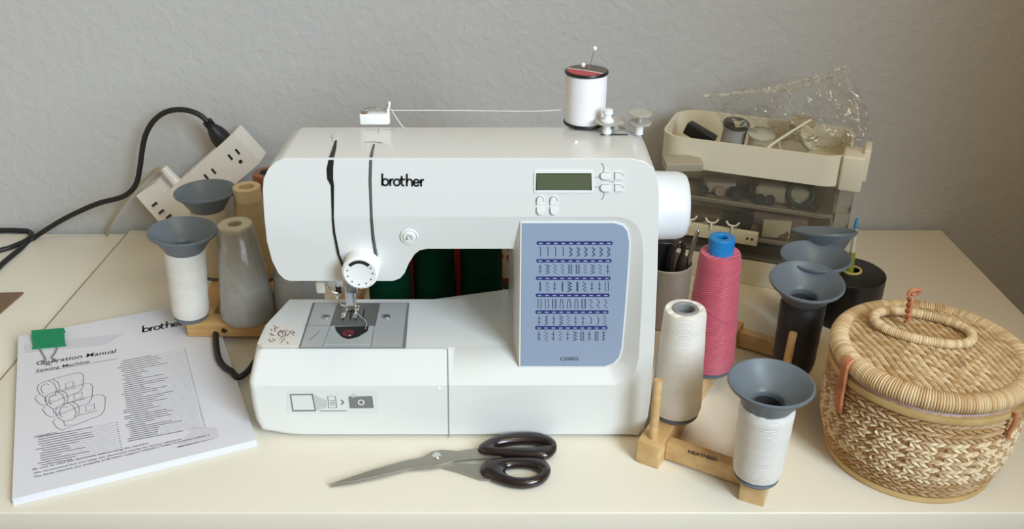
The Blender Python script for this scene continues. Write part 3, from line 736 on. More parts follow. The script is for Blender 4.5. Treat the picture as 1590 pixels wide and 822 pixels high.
# power cord of the machine (leaves at the left, behind the bed)
cordm = tag(tube('machine_power_cord', [PZ(335, 515, 0.012), PZ(336, 540, 0.0125), PZ(342, 562, 0.012), PZ(358, 576, 0.0115), PZ(382, 580, 0.0095), PZ(420, 570, 0.014) + Vector((0, 0.10, 0)), Vector((-0.20, 0.855, 0.006))], 0.0035, M_cord),
    'black cord looping out from under the left wooden spool stand towards the sewing machine', 'cord')

# spool on top + pins
sp = TOPP.hit(907, 190); 
S0 = Vector((sp.x, 0.795, ZT + 0.0015))
t = thing('thread_spool', 'white thread spool with black rims and red label on top of the sewing machine', 'thread spool', S0)
lathe('lower_rim', [(0.004, 0.0), (0.0192, 0.0), (0.0198, 0.0012), (0.0192, 0.0026), (0.004, 0.0026)], M_black, t, 48, c=S0)
lathe('thread', [(0.004, 0.0026), (0.0184, 0.0026), (0.0187, 0.006), (0.0187, 0.0435), (0.0184, 0.0465), (0.004, 0.0465)], T_bright, t, 48, c=S0)
lathe('upper_rim', [(0.004, 0.0465), (0.0192, 0.0465), (0.0198, 0.0478), (0.0192, 0.049), (0.004, 0.049)], M_black, t, 48, c=S0)
TP = Plane(S0 + Vector((0, 0, 0.049)), (1, 0, 0), (0, 0, 1))
lab = [(0.0182 * math.cos(math.radians(a)), 0.0182 * math.sin(math.radians(a))) for a in range(0, 360, 10)]
v, f = plate_vf(TP, lab, 0.0, 0.0003); obj('label_disc', v, f, mat('dark_label', (92, 84, 74), 0.4), t, 0)
lab = [(0.0176 * math.cos(math.radians(a)), 0.0176 * math.sin(math.radians(a))) for a in range(165, 316, 10)]
v, f = plate_vf(TP, lab, 0.0003, 0.0006); obj('red_label', v, f, mat('red_label', (188, 62, 66), 0.4), t, 0)
v, f = ribbon_vf(TP, [[(-0.0165, 0.0045), (0.0, -0.004), (0.0125, -0.0125)]], 0.0022, 0.0008, px=False); obj('white_label_band', v, f, M_white2, t, 0)
for (dx, dy, ln, lx, labx) in ((-0.0035, -0.002, 0.006, 0.0, 'short white-headed pin stuck in the top of the white spool'), (0.0015, 0.0005, 0.020, 0.005, 'tall leaning white-headed pin stuck in the top of the white spool')):
    b = S0 + Vector((dx, dy, 0.0485)); tp = b + Vector((lx, 0, ln))
    pn = thing('pin', labx, 'pin', b, 'pins in the white spool')
    tube('shaft', [b, tp], 0.0004, M_chrome, pn, 0, 6); lathe('head', [(0, -0.0022), (0.0015, -0.0016), (0.0021, 0), (0.0015, 0.0016), (0, 0.0022)], mat('pearl', (240, 238, 230), 0.25), pn, 16, c=tp)
tag(tube('upper_thread', [(gp.x + 0.0155, 0.796, ZT + 0.013), (gp.x + 0.08, 0.797, ZT + 0.0125), (S0.x - 0.05, 0.795, ZT + 0.0125), (S0.x - 0.0189, 0.795, ZT + 0.014)], 0.00035, M_white2, None, seg=6),
    'thin white thread running from the big spool to the guide on top of the machine', 'thread')
tag(tube('thread_tail', [(gp.x + 0.0155, 0.796, ZT + 0.014), (gp.x + 0.02, 0.79, ZT + 0.009), (gp.x + 0.027, 0.784, ZT + 0.0008), (gp.x + 0.03, 0.782, ZT + 0.0006)], 0.0004, M_white2, None, seg=6),
    'short white thread end hanging off the guide on top of the machine', 'thread')

# ================================================================ manual and clip
MAN = Plane((0, 0.8, 0.0075), (1, 0, 0), (0, 0, 1))
BL = PZ(22, 786, 0.0); BR = PZ(400, 693, 0.0); TL = PZ(31, 531, 0.0); TR = BR + (TL - BL)
man = thing('instruction_manual', 'white printed sewing machine manual lying on the desk at the lower left', 'booklet', (BL + TR) / 2)
M_paper = mat('paper', (218, 218, 224), 0.7)
m_ = MB(); cor = [BL, BR, TR, TL]
nb = 5
for k in range(nb):
    z0 = 0.0003 + k * 0.0014; j = [Vector((random.uniform(-.0006, .0006), random.uniform(-.0006, .0006), 0)) for _ in range(4)]
    m_.add(*prism_vf([c + q + Vector((0, 0, z0)) for c, q in zip(cor, j)], [c + q + Vector((0, 0, z0 + 0.00135)) for c, q in zip(cor, j)]))
m_.build('pages', M_paper, man, 0)
cov = prism_vf([c + Vector((0, 0, 0.0073)) for c in cor], [c + Vector((0, 0, 0.0077)) for c in cor]); cover = obj('cover', cov[0], cov[1], M_paper, man, 0)
M_g = mat('cover_grey_band', (206, 204, 212), 0.7); M_txt = mat('fine_print', (104, 102, 106), 0.7); M_tint = mat('pale_tint', (216, 213, 216), 0.7)
plate_px('grey_header', MAN, [(38, 536), (195, 518), (165, 537), (38, 550)], 0.0002, 0.0004, M_g, cover)
plate_px('grey_footer', MAN, [(218, 708), (275, 696), (300, 664), (337, 665), (340, 680)], 0.0002, 0.0004, M_g, cover)
logo(MAN, 221, 517, 283, 505.5, 'cover_logo', cover, 0.0021, H=11)
text('cover_title', MAN, 'Operation Manual', 56, 568, 180, 548.5, M_ink, cover, h=0.0005, bold=0.004)
text('cover_subtitle', MAN, 'Sewing Machine', 56, 579, 139, 564, mat('ink_grey', (70, 70, 72), 0.7), cover, h=0.0005, bold=0.003)
ribbons('title_rule', MAN, [[(55, 580), (181, 558)]], 0.0006, M_txt, cover, 0.0005)
# contents columns of fine print
fine = MB()
def col_(x0, y0, x1, y1, slope, n, w0, w1, ragged=True):
    for i in range(n):
        t_ = i / (n - 1); x = x0 + (x1 - x0) * t_; y = y0 + (y1 - y0) * t_; L = w0 + (w1 - w0) * t_
        l2 = L * random.uniform(0.25, 0.75); pos = x + random.choice([0, 5, 5, 5, 9])
        while pos < x + l2:
            e = min(pos + random.uniform(2.5, 8), x + l2)
            fine.add(*ribbon_vf(MAN, [[(pos, y + (pos - x) * slope), (e, y + (e - x) * slope)]], 0.0011, 0.0004)); pos = e + 1.2
        fine.add(*ribbon_vf(MAN, [[(x + l2 + 3, y + (l2 + 3) * slope), (x + L - 3, y + (L - 3) * slope)]], 0.00025, 0.0004))
        fine.add(*ribbon_vf(MAN, [[(x + L, y + L * slope), (x + L + 2, y + (L + 2) * slope)]], 0.0009, 0.0004))
for _ in (0,): col_(182, 563, 199, 686, -0.19, 40, 104, 118)
col_(54, 681, 60, 724, -0.19, 13, 126, 128)
fine.build('contents_print', M_txt, cover, 0)
text('contents_heading', MAN, 'CONTENTS', 53, 681, 88, 674, M_ink, cover, h=0.0006)
for s_, a in (('Be sure to read this document before using the machine.', (51, 731.5, 232, 690)), ('We recommend that you keep this document nearby for future reference.', (52, 737.5, 283, 683.5)), ('The latest manuals are available at Brother support website ( https://s.brother/cpbae/ )', (52, 743.5, 325, 677))):
    text('cover_note', MAN, s_, a[0], a[1], a[2], a[3], mat('ink_dark', (58, 58, 60), 0.7) if 'ink_dark' not in bpy.data.materials else bpy.data.materials['ink_dark'], cover, h=0.0006, hscale=0.85, bold=0.002)
# line drawing: three machines
dr = MB()
def mach(ox, oy, s):
    f_ = lambda L: [(ox + x * s, oy + y * s) for x, y in L]
    for L in ([(0, 12), (2, 5), (10, 1), (30, -5), (60, -13), (68, -13), (72, -9), (71, 8), (66, 16)], [(0, 12), (4, 20), (12, 25), (24, 23), (32, 17), (60, 10)],
              [(18, -1), (26, 3), (30, 12), (28, 20)], [(24, -3), (32, 1), (35, 8), (33, 16)], arc(14, 12, 8, 8, 120, 300, 8), [(66, 16), (30, 30), (10, 38), (2, 34), (-4, 26), (0, 22)],
              [(44, 3), (56, 0), (56, 8), (44, 11), (44, 3)], [(12, 25), (14, 32), (24, 30)]):
        dr.add(*ribbon_vf(MAN, [f_(L)], 0.0006, 0.0005))
mach(58, 593, 1.0); mach(70, 610, 1.03); mach(86, 628, 1.08)
dr.build('machine_drawing', mat('drawing_grey', (110, 110, 112), 0.7), cover, 0)
# binder clip
cl = thing('binder_clip', 'green binder clip gripping the upper left edge of the manual', 'binder clip', PZ(76, 528, 0.008))
M_gclip = mat('green_enamel', (0, 128, 82), 0.35)
a0, a1, a2, a3 = [MAN.hit(*p) for p in ((51, 522), (101, 518), (102, 538), (52, 543))]
m_ = MB()
for (p, q, z0, z1) in (((a3, a2), (a0, a1), 0.0006, 0.007),):
    lo = [p[0] + Vector((0, 0, z0)), p[1] + Vector((0, 0, z0))]; hi = [q[0] + Vector((0, 0, z1)), q[1] + Vector((0, 0, z1))]
    dn = Vector((0, 0, -0.0006)); m_.add([lo[0], lo[1], hi[1], hi[0], lo[0] - dn, lo[1] - dn, hi[1] - dn, hi[0] - dn], [(0, 1, 2, 3), (4, 5, 6, 7), (0, 1, 5, 4), (1, 2, 6, 5), (2, 3, 7, 6), (3, 0, 4, 7)])
    bk = [hi[0], hi[1], hi[1] + Vector((0.001, 0.0015, -0.014)), hi[0] + Vector((0.001, 0.0015, -0.014))]; e = Vector((0, 0.0006, 0))
    m_.add(bk + [c + e for c in bk], [(0, 1, 2, 3), (4, 5, 6, 7), (0, 1, 5, 4), (1, 2, 6, 5), (2, 3, 7, 6), (3, 0, 4, 7)])
m_.add(*tube_vf([a3 + Vector((-0.001, 0, 0.0012)), a2 + Vector((0.001, 0, 0.0012))], 0.0013, 8))
m_.build('clip_body', M_gclip, cl)
tube('wire_handle', [MAN.hit(60, 540) + Vector((0, 0, 0.0014)), MAN.hit(67, 552) + Vector((0, 0, 0.0016)), MAN.hit(71, 560) + Vector((0, 0, 0.0016)), MAN.hit(66, 566) + Vector((0, 0, 0.0016)),
     MAN.hit(78, 568) + Vector((0, 0, 0.0016)), MAN.hit(90, 563) + Vector((0, 0, 0.0016)), MAN.hit(81, 558) + Vector((0, 0, 0.0016)), MAN.hit(86, 550) + Vector((0, 0, 0.0016)), MAN.hit(91, 538) + Vector((0, 0, 0.0014))], 0.0009, M_metal, cl)

# ================================================================ scissors
sc = thing('scissors', 'pair of steel scissors with dark plastic handles lying in front of the machine', 'scissors', PZ(690, 722))
def zc_(x, y): return (490 + x / 3.975, 650 + y / 3.975)
SP = Plane((0, 0.7, 0.0), (1, 0, 0), (0, 0, 1))
def bl(nm, L, h0, h1):
    return plate_px(nm, SP, [zc_(*p) for p in L], h0, h1, M_steel, sc)
bl('blade', [(96, 436), (200, 400), (350, 350), (470, 315), (560, 290), (640, 275), (680, 262), (720, 236), (780, 224), (880, 232), (1010, 212), (1100, 225), (1180, 262), (1040, 276), (860, 292), (800, 306), (740, 322), (640, 330), (560, 342), (400, 382), (250, 415)], 0.0042, 0.0060)
bl('blade', [(96, 440), (200, 402), (350, 356), (560, 300), (700, 262), (760, 270), (850, 300), (1030, 300), (1100, 330), (1110, 402), (1020, 394), (900, 352), (780, 318), (700, 330), (560, 340), (400, 385), (220, 422)], 0.0022, 0.0040)
lathe('pivot_screw', [(0, 0.0016), (0.0036, 0.0014), (0.0044, 0.0006), (0.0044, 0)], M_chrome, sc, 24, c=SP.hit(*zc_(748, 262)) + Vector((0, 0, 0.006)))
M_hand = mat('scissor_handle_plastic', (34, 24, 24), 0.22, coat=0.3)
def ringloft(nm, outer_, inner_, z0, h, N=64):
    O_ = [Vector(SP.ab(*zc_(*p))) for p in outer_]; I_ = [Vector(SP.ab(*zc_(*p))) for p in inner_]
    O_ = [Vector((p.x, p.y)) for p in catmull([(q.x, q.y, 0) for q in O_], 8, True)]; I_ = [Vector((p.x, p.y)) for p in catmull([(q.x, q.y, 0) for q in I_], 8, True)]
    c = sum(I_, Vector((0, 0))) / len(I_)
    def rs(L, a):
        d_ = Vector((math.cos(a), math.sin(a))); best = None
        for i in range(len(L)):
            p = L[i] - c; q = L[(i + 1) % len(L)] - c; e = q - p; den = d_.x * e.y - d_.y * e.x
            if abs(den) < 1e-12: continue
            t_ = (p.x * e.y - p.y * e.x) / den; s_ = (p.x * d_.y - p.y * d_.x) / den
            if t_ > 0 and -1e-6 <= s_ <= 1 + 1e-6: best = t_ if best is None else max(best, t_)
        return c + d_ * (best or 0.005)
    V = []; F = []; K = 12
    for i in range(N):
        a = 2 * math.pi * i / N; po = rs(O_, a); pi_ = rs(I_, a); mid = (po + pi_) / 2; hd = (po - pi_) / 2
        for k in range(K):
            ph = 2 * math.pi * k / K; cx = math.copysign(abs(math.cos(ph)) ** 0.8, math.cos(ph)); q = mid + hd * cx; V.append(SP.P(q.x, q.y, z0 + h / 2 + h / 2 * math.sin(ph)))
    for i in range(N):
        j = (i + 1) % N
        for k in range(K): F.append((i * K + k, i * K + (k + 1) % K, j * K + (k + 1) % K, j * K + k))
    return obj(nm, V, F, M_hand, sc, 60)
ringloft('handle', [(1000, 222), (1060, 172), (1180, 135), (1330, 126), (1430, 145), (1485, 190), (1480, 240), (1430, 278), (1330, 280), (1180, 268), (1040, 256)], [(1110, 214), (1180, 195), (1300, 186), (1400, 190), (1448, 207), (1440, 225), (1350, 222), (1200, 230), (1125, 228)], 0.0008, 0.011)
ringloft('handle', [(1016, 342), (1040, 306), (1130, 286), (1300, 280), (1400, 288), (1450, 335), (1440, 385), (1390, 430), (1300, 453), (1200, 446), (1100, 414), (1030, 376)], [(1172, 362), (1195, 336), (1280, 330), (1370, 345), (1387, 372), (1340, 400), (1260, 406), (1200, 392)], 0.0004, 0.010)

# ================================================================ spools and cones
def make_funnel(t, z, r=0.0368, tilt=0.0, twist=0.0):
    R = Matrix.Rotation(twist, 3, 'Z') @ Matrix.Rotation(tilt, 3, 'X')
    prof = [(0.0128, -0.036), (0.0145, -0.034), (0.0150, -0.026), (0.0205, -0.022), (r * 0.83, -0.006), (r - 0.001, -0.0018), (r, 0.0), (r - 0.0004, 0.0014), (r - 0.0018, 0.0018), (r - 0.0032, 0.0006),
            (r * 0.78, -0.0050), (0.0175, -0.0160), (0.0142, -0.0175), (0.0134, -0.020), (0.0128, -0.036)][:-1]
    return lring('funnel', prof, M_funnel, t, 64, c=Vector(t.location) + Vector((0, 0, z)), R=R, smooth=50)
def make_spool(name, label, cat, base, h, r0, r1, tm, funnel=True, fr=0.0368, tilt=0.0, grp=None, foot=True, twist=0.0):
    t = thing(name, label, cat, base, grp)
    z0 = 0.003 if foot else 0.0
    zt = h - (0.0225 if funnel else 0); hole = 0.0120 if not funnel else 0.0133
    prof = [(0.0, z0 + 0.001), (r0 * 0.75, z0), (r0 * 0.95, z0 + 0.003), (r0, z0 + 0.008)]
    for k in range(1, 10):
        s = k / 10; prof.append((r0 + (r1 - r0) * s + 0.0002 * math.sin(k * 2.1), z0 + 0.008 + (zt - z0 - 0.011) * s))
    prof += [(r1, zt - 0.003), (r1 * 0.94, zt), (hole, zt), (hole, zt - 0.055), (0.0, zt - 0.055)]
    lathe('thread', prof, tm, t, 56, c=base)
    if foot: lathe('core_foot', [(0, 0), (r0 * 0.88, 0), (r0 * 0.92, 0.002), (r0 * 0.8, 0.004), (0, 0.004)], M_funnel, t, 40, c=base)
    lring('hole_shade_tube', [(hole - 0.0016, zt - 0.054), (hole - 0.0002, zt - 0.054), (hole - 0.0002, zt + 0.0002), (hole - 0.0016, zt + 0.0002)], M_hole_shade, t, 32, c=base)  # dark tube added so the hollow looks shaded
    if funnel: make_funnel(t, h, fr, tilt, twist)
    return t
def core_ring(t, z, ro, ri, m, h=0.004, nm='core'):
    return lring(nm, [(ri, -0.02), (ro, -0.02), (ro, h - 0.001), (ro - 0.001, h), (ri + 0.001, h), (ri, h - 0.001)], m, t, 40, c=Vector(t.location) + Vector((0, 0, z)))

# ---- right wooden stand
dv = Vector((0.5, 0.866, 0)); rv_ = Vector((0.866, -0.5, 0)); AN = math.atan2(-0.5, 0.866)
F1 = Vector((0.1330, 0.6760, 0)); F2 = Vector((0.2185, 0.6250, 0))
st = thing('wooden_spool_stand', 'wooden spool stand with pegs, right of the machine, carrying the white, pink and black threads', 'spool stand', (F1 + F2) / 2)
R30 = Rz(AN); dv2 = Vector((0.42, 0.9075, 0)); BH = 0.026
LB = 0.315
for F_, LB, D_ in ((F1, 0.258, dv), (F2, 0.315, dv2)):
    box('side_bar', F_ + D_ * (LB / 2 - 0.011) + Vector((0, 0, BH / 2)), (0.023, LB, BH), M_woodl, st, R=Rz(math.atan2(D_.y, D_.x) - math.pi / 2), bev=0.0012)
rail = box('front_rail', (F1 + F2) / 2 + dv * 0.010 + Vector((0, 0, 0.0125)), ((F2 - F1).length - 0.0235, 0.012, 0.019), M_woodl, st, R=R30, bev=0.001)
ra_, rb_ = F1 + dv * 0.236, F2 + dv2 * 0.236; rd_ = rb_ - ra_
box('rear_rail', (ra_ + rb_) / 2 + Vector((0, 0, 0.0125)), (rd_.length - 0.0235, 0.012, 0.019), M_woodl, st, R=Rz(math.atan2(rd_.y, rd_.x)), bev=0.001)
RLP = Plane((F1 + F2) / 2 + dv * 0.0037 + Vector((0, 0, 0.012)), rv_, -dv)
text('rail_lettering', RLP, 'NEATNESK', 1069, 703.5, 1115, 717, M_ink, rail, h=0.0005, bold=0.03)
def peg(x, z1, lean=0.0):
    tube('peg', [x + Vector((0, 0, BH - 0.004)), x + Vector((lean, 0, z1 - 0.0015)), x + Vector((lean, 0, z1))], lambda t_: 0.0042 if t_ < 0.9 else 0.0036, M_woodl, st, 0, 16)
peg(F1 + Vector((0, 0.0, 0)), 0.092)
pk = F2 + dv2 * 0.160; peg(pk + Vector((-0.004, 0.002, 0)), 0.082, 0.002)
W1 = make_spool('white_thread_spool', 'off-white thread spool under a grey-blue funnel at the front of the right stand', 'thread spool', F2 + Vector((-0.001, -0.002, BH)), 0.100, 0.0215, 0.0235, T_white, True, 0.0362)
c = PZ(1048, 648, BH); c.z = BH
cp = F1 + dv * 0.046
t = make_spool('white_thread_cone', 'white thread cone with grey hollow core standing right beside the machine', 'thread cone', Vector((cp.x + 0.004, cp.y, BH)), 0.1170, 0.0245, 0.0195, T_white, False)
core_ring(t, 0.117, 0.0125, 0.0082, mat('grey_core', (140, 142, 142), 0.5), 0.0015)
cp = F1 + dv * 0.140 + rv_ * 0.004
t = make_spool('pink_thread_cone', 'tall pink thread cone on a bright blue core', 'thread cone', Vector((cp.x, cp.y, BH)), 0.136, 0.0278, 0.0205, T_pink, False, foot=True)
core_ring(t, 0.136, 0.0128, 0.0050, mat('blue_core', (26, 128, 198), 0.25), 0.0165)
for k in range(3):
    pz = 0.04 + k * 0.033; tl = 0.016 * (-1) ** k
    P_ = []
    for j in range(13):
        a = math.radians(180 + 15 * j); zz = pz + tl * math.cos(a); rr = 0.0278 + (0.0205 - 0.0278) * (zz - 0.008) / 0.124 + 0.0002
        P_.append(Vector((cp.x + rr * math.cos(a), cp.y + rr * math.sin(a), BH + zz)))
    tube('loose_strand', P_, 0.00055, T_pink, t, 3, 6)
cp = F2 + dv2 * 0.186
make_spool('black_thread_spool', 'black thread spool under a funnel, the nearest of the three funnels in a row', 'thread spool', Vector((cp.x, cp.y, BH)), 0.103, 0.0215, 0.0225, T_black, True, 0.0372, tilt=math.radians(6))
cp = F2 + dv2 * 0.247
make_spool('black_thread_spool', 'black thread spool whose funnel is the middle one of the three in a row', 'thread spool', Vector((cp.x, cp.y, BH)), 0.103, 0.019, 0.020, T_black, True, 0.0368)
cp = F2 + dv2 * 0.296 + Vector((0.004, 0.010, 0))
t = make_spool('black_thread_spool', 'spool whose flat-tilted funnel is the furthest back of the three in a row', 'thread spool', Vector((cp.x, cp.y, BH)), 0.106, 0.014, 0.015, T_black, True, 0.0355, tilt=math.radians(-18))

# ---- left wooden stand
LY = PZ(340, 523, 0.0085).y; BZ = 0.0082
ls = thing('wooden_spool_stand', 'wooden spool stand at the left end of the machine, standing partly on the manual', 'spool stand', (-0.32, LY + 0.06, BZ))
lx0 = PZ(288, 512, 0.02).x; lx1 = lx0 + 0.19
fb = box('front_bar', ((lx0 + lx1) / 2, LY + 0.012, BZ + 0.0085), (lx1 - lx0, 0.024, 0.017), M_wood, ls, bev=0.001)
BT = BZ + 0.017
scp = PY(348, 513, LY)
s_ = lathe('screw', [(0, 0.0008), (0.003, 0.0006), (0.0036, 0)], mat('brass_screw', (120, 96, 60), 0.35, 0.9), ls, 20, c=(scp.x, LY, BZ + 0.0085), R=Rfront)
for x in (lx0 + 0.012, lx0 + 0.078, lx1 - 0.012):
    box('side_bar', (x, LY + 0.024 + 0.075, BZ + 0.0085), (0.024, 0.15, 0.017), M_wood, ls, bev=0.001)
def lpeg(x, y, z1=0.06): tube('peg', [(x, y, BT - 0.004), (x, y, z1)], 0.0042, M_wood, ls, 0, 14)
a = PZ(300, 488, BT); 
make_spool('white_thread_spool', 'white thread spool under a dark funnel, front left spool of the left stand', 'thread spool', Vector((a.x, LY + 0.016, BT + 0.0005)), 0.110, 0.0205, 0.0220, T_white, True, 0.0372).rotation_euler = (0, math.radians(4.5), 0)
make_spool('cream_thread_spool', 'cream thread spool under a funnel, behind the front left white spool', 'thread spool', Vector((a.x + 0.003, 1.0, BT)), 0.114, 0.0205, 0.0220, T_cream, True, 0.0365)
b_ = PZ(372, 490, BT)
t = make_spool('grey_thread_cone', 'shiny grey thread cone at the front of the left stand', 'thread cone', Vector((-0.3045, LY + 0.016, BT)), 0.119, 0.0305, 0.0185, T_grey, False, foot=False)
t2 = core_ring(t, 0.119, 0.0185, 0.0075, mat('plastic_wrap', (190, 184, 160), 0.3), 0.001, 'wrapped_top')
# plastic sleeve glints
sl = MB()
v, f = lathe_vf([(0.0318 - 0.0119 * k / 14, 0.010 + 0.109 * k / 14) for k in range(15)], 96, c=t.location, mod=lambda a, i: 1 + 0.016 * math.sin(a * 7 + i * 1.7) + 0.018 * noise.noise(Vector((a * 6, i * 2.3, 4))) + 0.010 * math.sin(a * 23 + i * 2.9))
f = f[:-2]; obj('plastic_sleeve', v, f, film_mat('sleeve_film', 0.10, 0.14), t, 60)
make_spool('tan_thread_cone', 'tan thread cone behind the grey cone at the left of the machine', 'thread cone', Vector((-0.3185, 1.0, BT)), 0.118, 0.030, 0.0150, T_tan, False)
tcx = [o_ for o_ in COL.objects if o_.name.startswith('tan_thread_cone')][0]
core_ring(tcx, 0.118, 0.0165, 0.009, mat('tan_core', (206, 184, 142), 0.5), 0.003)
make_spool('grey_thread_cone', 'second grey cone, mostly hidden behind the left end of the sewing machine', 'thread cone', Vector((-0.2495, LY + 0.034, BT)), 0.115, 0.0300, 0.018, T_grey, False, foot=False)
make_spool('orange_thread_cone', 'orange-brown thread cone peeking out below the power strip end', 'thread cone', Vector((-0.314, 1.085, 0.0)), 0.130, 0.030, 0.021, T_orange, False, foot=False)

# ---- cones behind the machine, seen through its arm
for i, (px, Y, tm, nm, lb) in enumerate(((606, 0.895, T_green, 'green_thread_cone', 'dark green cone, leftmost seen through the opening of the machine'),
        (675, 0.905, T_green, 'green_thread_cone', 'dark green cone, middle one seen through the opening of the machine'),
        (748, 0.905, T_green, 'green_thread_cone', 'dark green cone, rightmost seen through the opening of the machine'),
        (640, 0.978, T_red, 'red_thread_cone', 'red cone glimpsed between the left and middle green cones'),
        (711, 0.978, T_red, 'red_thread_cone', 'red cone glimpsed between the middle and right green cones'))):
    x = at_z(px, Y, 0.07)[0]
    make_spool(nm, lb, 'thread cone', Vector((x, Y, 0.0)), 0.15, 0.0250 if i < 3 else 0.026, 0.0228 if i < 3 else 0.025, tm, False, grp='thread cones behind the machine', foot=False)
# floral fabric pin cushion
fp = at_z(795, 0.955, 0.05)
def floral():
    m = bpy.data.materials.new('floral_cloth'); m.use_nodes = True; nt = m.node_tree; b = nt.nodes['Principled BSDF']; b.inputs['Roughness'].default_value = 0.8
    tc = nt.nodes.new('ShaderNodeTexCoord'); vz = nt.nodes.new('ShaderNodeTexVoronoi'); vz.inputs['Scale'].default_value = 55
    nt.links.new(tc.outputs['Object'], vz.inputs['Vector']); rp = nt.nodes.new('ShaderNodeValToRGB'); e = rp.color_ramp.elements
    rp.color_ramp.interpolation = 'CONSTANT'
    e[0].position = 0.0; e[0].color = lin((200, 40, 60)); e[1].position = 0.35; e[1].color = lin((236, 226, 206))
    n_ = e.new(0.62); n_.color = lin((230, 170, 160)); n2 = e.new(0.8); n2.color = lin((90, 110, 60))
    sp_ = nt.nodes.new('ShaderNodeSeparateColor'); nt.links.new(vz.outputs['Color'], sp_.inputs[0]); nt.links.new(sp_.outputs[0], rp.inputs['Fac'])
    nt.links.new(rp.outputs['Color'], b.inputs['Base Color']); return m
tag(lathe('floral_pouch', [(0, 0), (0.030, 0.002), (0.036, 0.03), (0.032, 0.075), (0.024, 0.11), (0.015, 0.125), (0, 0.127)], floral(), None, 32, c=(0, 0, 0)), 'small red flowered cloth pouch glimpsed beside the right green cone through the machine opening', 'pouch').location = (fp[0] + 0.016, 0.985, 0)

# ================================================================ power strip and cords
PS = Plane((0, 1.145, 0), (1, 0, 0), (0, -1, 0))
ps = thing('power_strip', 'ivory power strip leaning diagonally against the wall behind the left spools', 'power strip', PS.hit(300, 290))
M_in = M_slot
ps_px = [(363, 206), (405, 252), (305, 338), (296, 366), (276, 379), (211, 304), (240, 285), (258, 300)]
ab = [PS.ab(*p) for p in rnd_poly(ps_px, 3, 3)]
v, f = plate_vf(PS, ab, -0.034, 0.0); body = obj('body', v, f, M_strip, ps, 30)
def slotpx(pts_, wid): return ribbon_vf(PS, [pts_], wid, 0.0006)
def slotbox(cx, cy, hl, hw):
    u = Vector((0.64, 0.77)) * hl; n_ = Vector((0.77, -0.64)) * hw
    return plate_vf(PS, [PS.ab(cx + sx * u.x + sy * n_.x, cy + sx * u.y + sy * n_.y) for sx, sy in ((-1, -1), (1, -1), (1, 1), (-1, 1))], 0.0002, 0.0007)
for (p1, p2, p3) in (((369, 235.5), (357.7, 244), (373.7, 251)), ((332, 266), (320.5, 275), (336, 281.5))):
    m2 = MB(); m2.add(*slotbox(p1[0], p1[1], 5.0, 1.5)); m2.add(*slotbox(p2[0], p2[1], 5.2, 1.6))
    m2.add(*plate_vf(PS, [PS.ab(p3[0] + 3 * math.cos(t_), p3[1] + 3 * math.sin(t_)) for t_ in [k * math.pi / 6 for k in range(12)]], 0.0002, 0.0007)); m2.build('outlet', M_in, ps, 0)
for (x, y) in ((240.5, 318), (251, 329.5), (262.5, 337)):
    v, f = slotbox(x, y, 2.6, 4.6); obj('usb_port', v, f, M_in, ps, 0)
    v, f = slotbox(x + 1.2, y + 1.4, 0.9, 3.6); obj('usb_tongue', [q + Vector((0, -0.0006, 0)) for q in v], f, mat('usb_white', (200, 198, 188), 0.5) if 'usb_white' not in bpy.data.materials else bpy.data.materials['usb_white'], ps, 0)
# black plug and cord
pc = [(349, 222), (337, 208), (329, 196), (322, 189), (312, 180), (300, 174), (284, 170.5), (266, 171.5), (250, 178), (236, 191), (226, 210), (221, 232), (217, 262), (212, 284), (201, 299), (184, 308), (150, 317), (100, 340), (52, 369)]
pl_ = thing('black_plug_cord', 'black power plug with cord arching in front of the wall at the left', 'power cord', PY(325, 190, 1.13))
P_ = [PY(x, y, 1.150) for i, (x, y) in enumerate(pc)]
P_[-1] = PZ(52, 370, -0.003)
P_ += [PZ(30, 388, -0.003), PZ(8, 406, -0.003), PZ(-60, 462, -0.003), PZ(-230, 520, -0.003), PZ(-420, 500, -0.003)]
tube('cord', P_[3:], 0.0036, M_cord, pl_, 6, 12)
A_ = PY(349, 222, 1.162); B_ = PY(322, 189, 1.150); dd = (B_ - A_)
m_ = MB(); m_.add(*tube_vf([A_, A_ + dd * 0.35, A_ + dd * 0.55, A_ + dd * 0.75, B_], lambda t_: [0.0135, 0.0125, 0.0105, 0.0068, 0.0045][min(4, int(t_ * 4 + 0.5))], 16)); m_.build('plug', M_cord, pl_, 40)
m_ = MB()
for k in range(4):
    q = A_ + dd * (0.80 + 0.06 * k); m_.add(*tube_vf([q, q + dd * 0.03], 0.0068, 12))
m_.build('strain_relief', M_cord, pl_)
tag(tube('black_cable_loop', [PZ(-400, 380, -0.003), PZ(-160, 362, -0.003), PZ(0, 358, -0.0025), PZ(30, 358.5, -0.0025), PZ(44, 359.5, -0.0025), PZ(49, 366, -0.0028), PZ(40, 374, -0.003), PZ(20, 383, -0.003), PZ(0, 389, -0.003), PZ(-120, 420, -0.003), PZ(-400, 450, -0.003)], 0.0036, M_cord, None, 6, 12),
    'black cable folded back on itself at the back corner of the left desk', 'cord')
wc = thing('white_charger_cable', 'small white plug and thin pale cable hanging down behind the power strip', 'cable', PY(255, 268, 1.165))
tube('plug', [PY(275, 284, 1.160), PY(262, 270, 1.16), PY(254, 260, 1.16)], lambda t_: 0.0075 - 0.002 * t_, M_strip, wc, 4, 10)
tube('cable', [PY(256, 262, 1.16), PY(244, 262, 1.16), PY(222, 282, 1.165), PY(200, 306, 1.165), PY(182, 330, 1.165), PY(168, 355, 1.168), PY(160, 362, 1.180) + Vector((0, 0.004, -0.02))], 0.0016, mat('old_ivory_cable', (176, 160, 124), 0.5), wc)

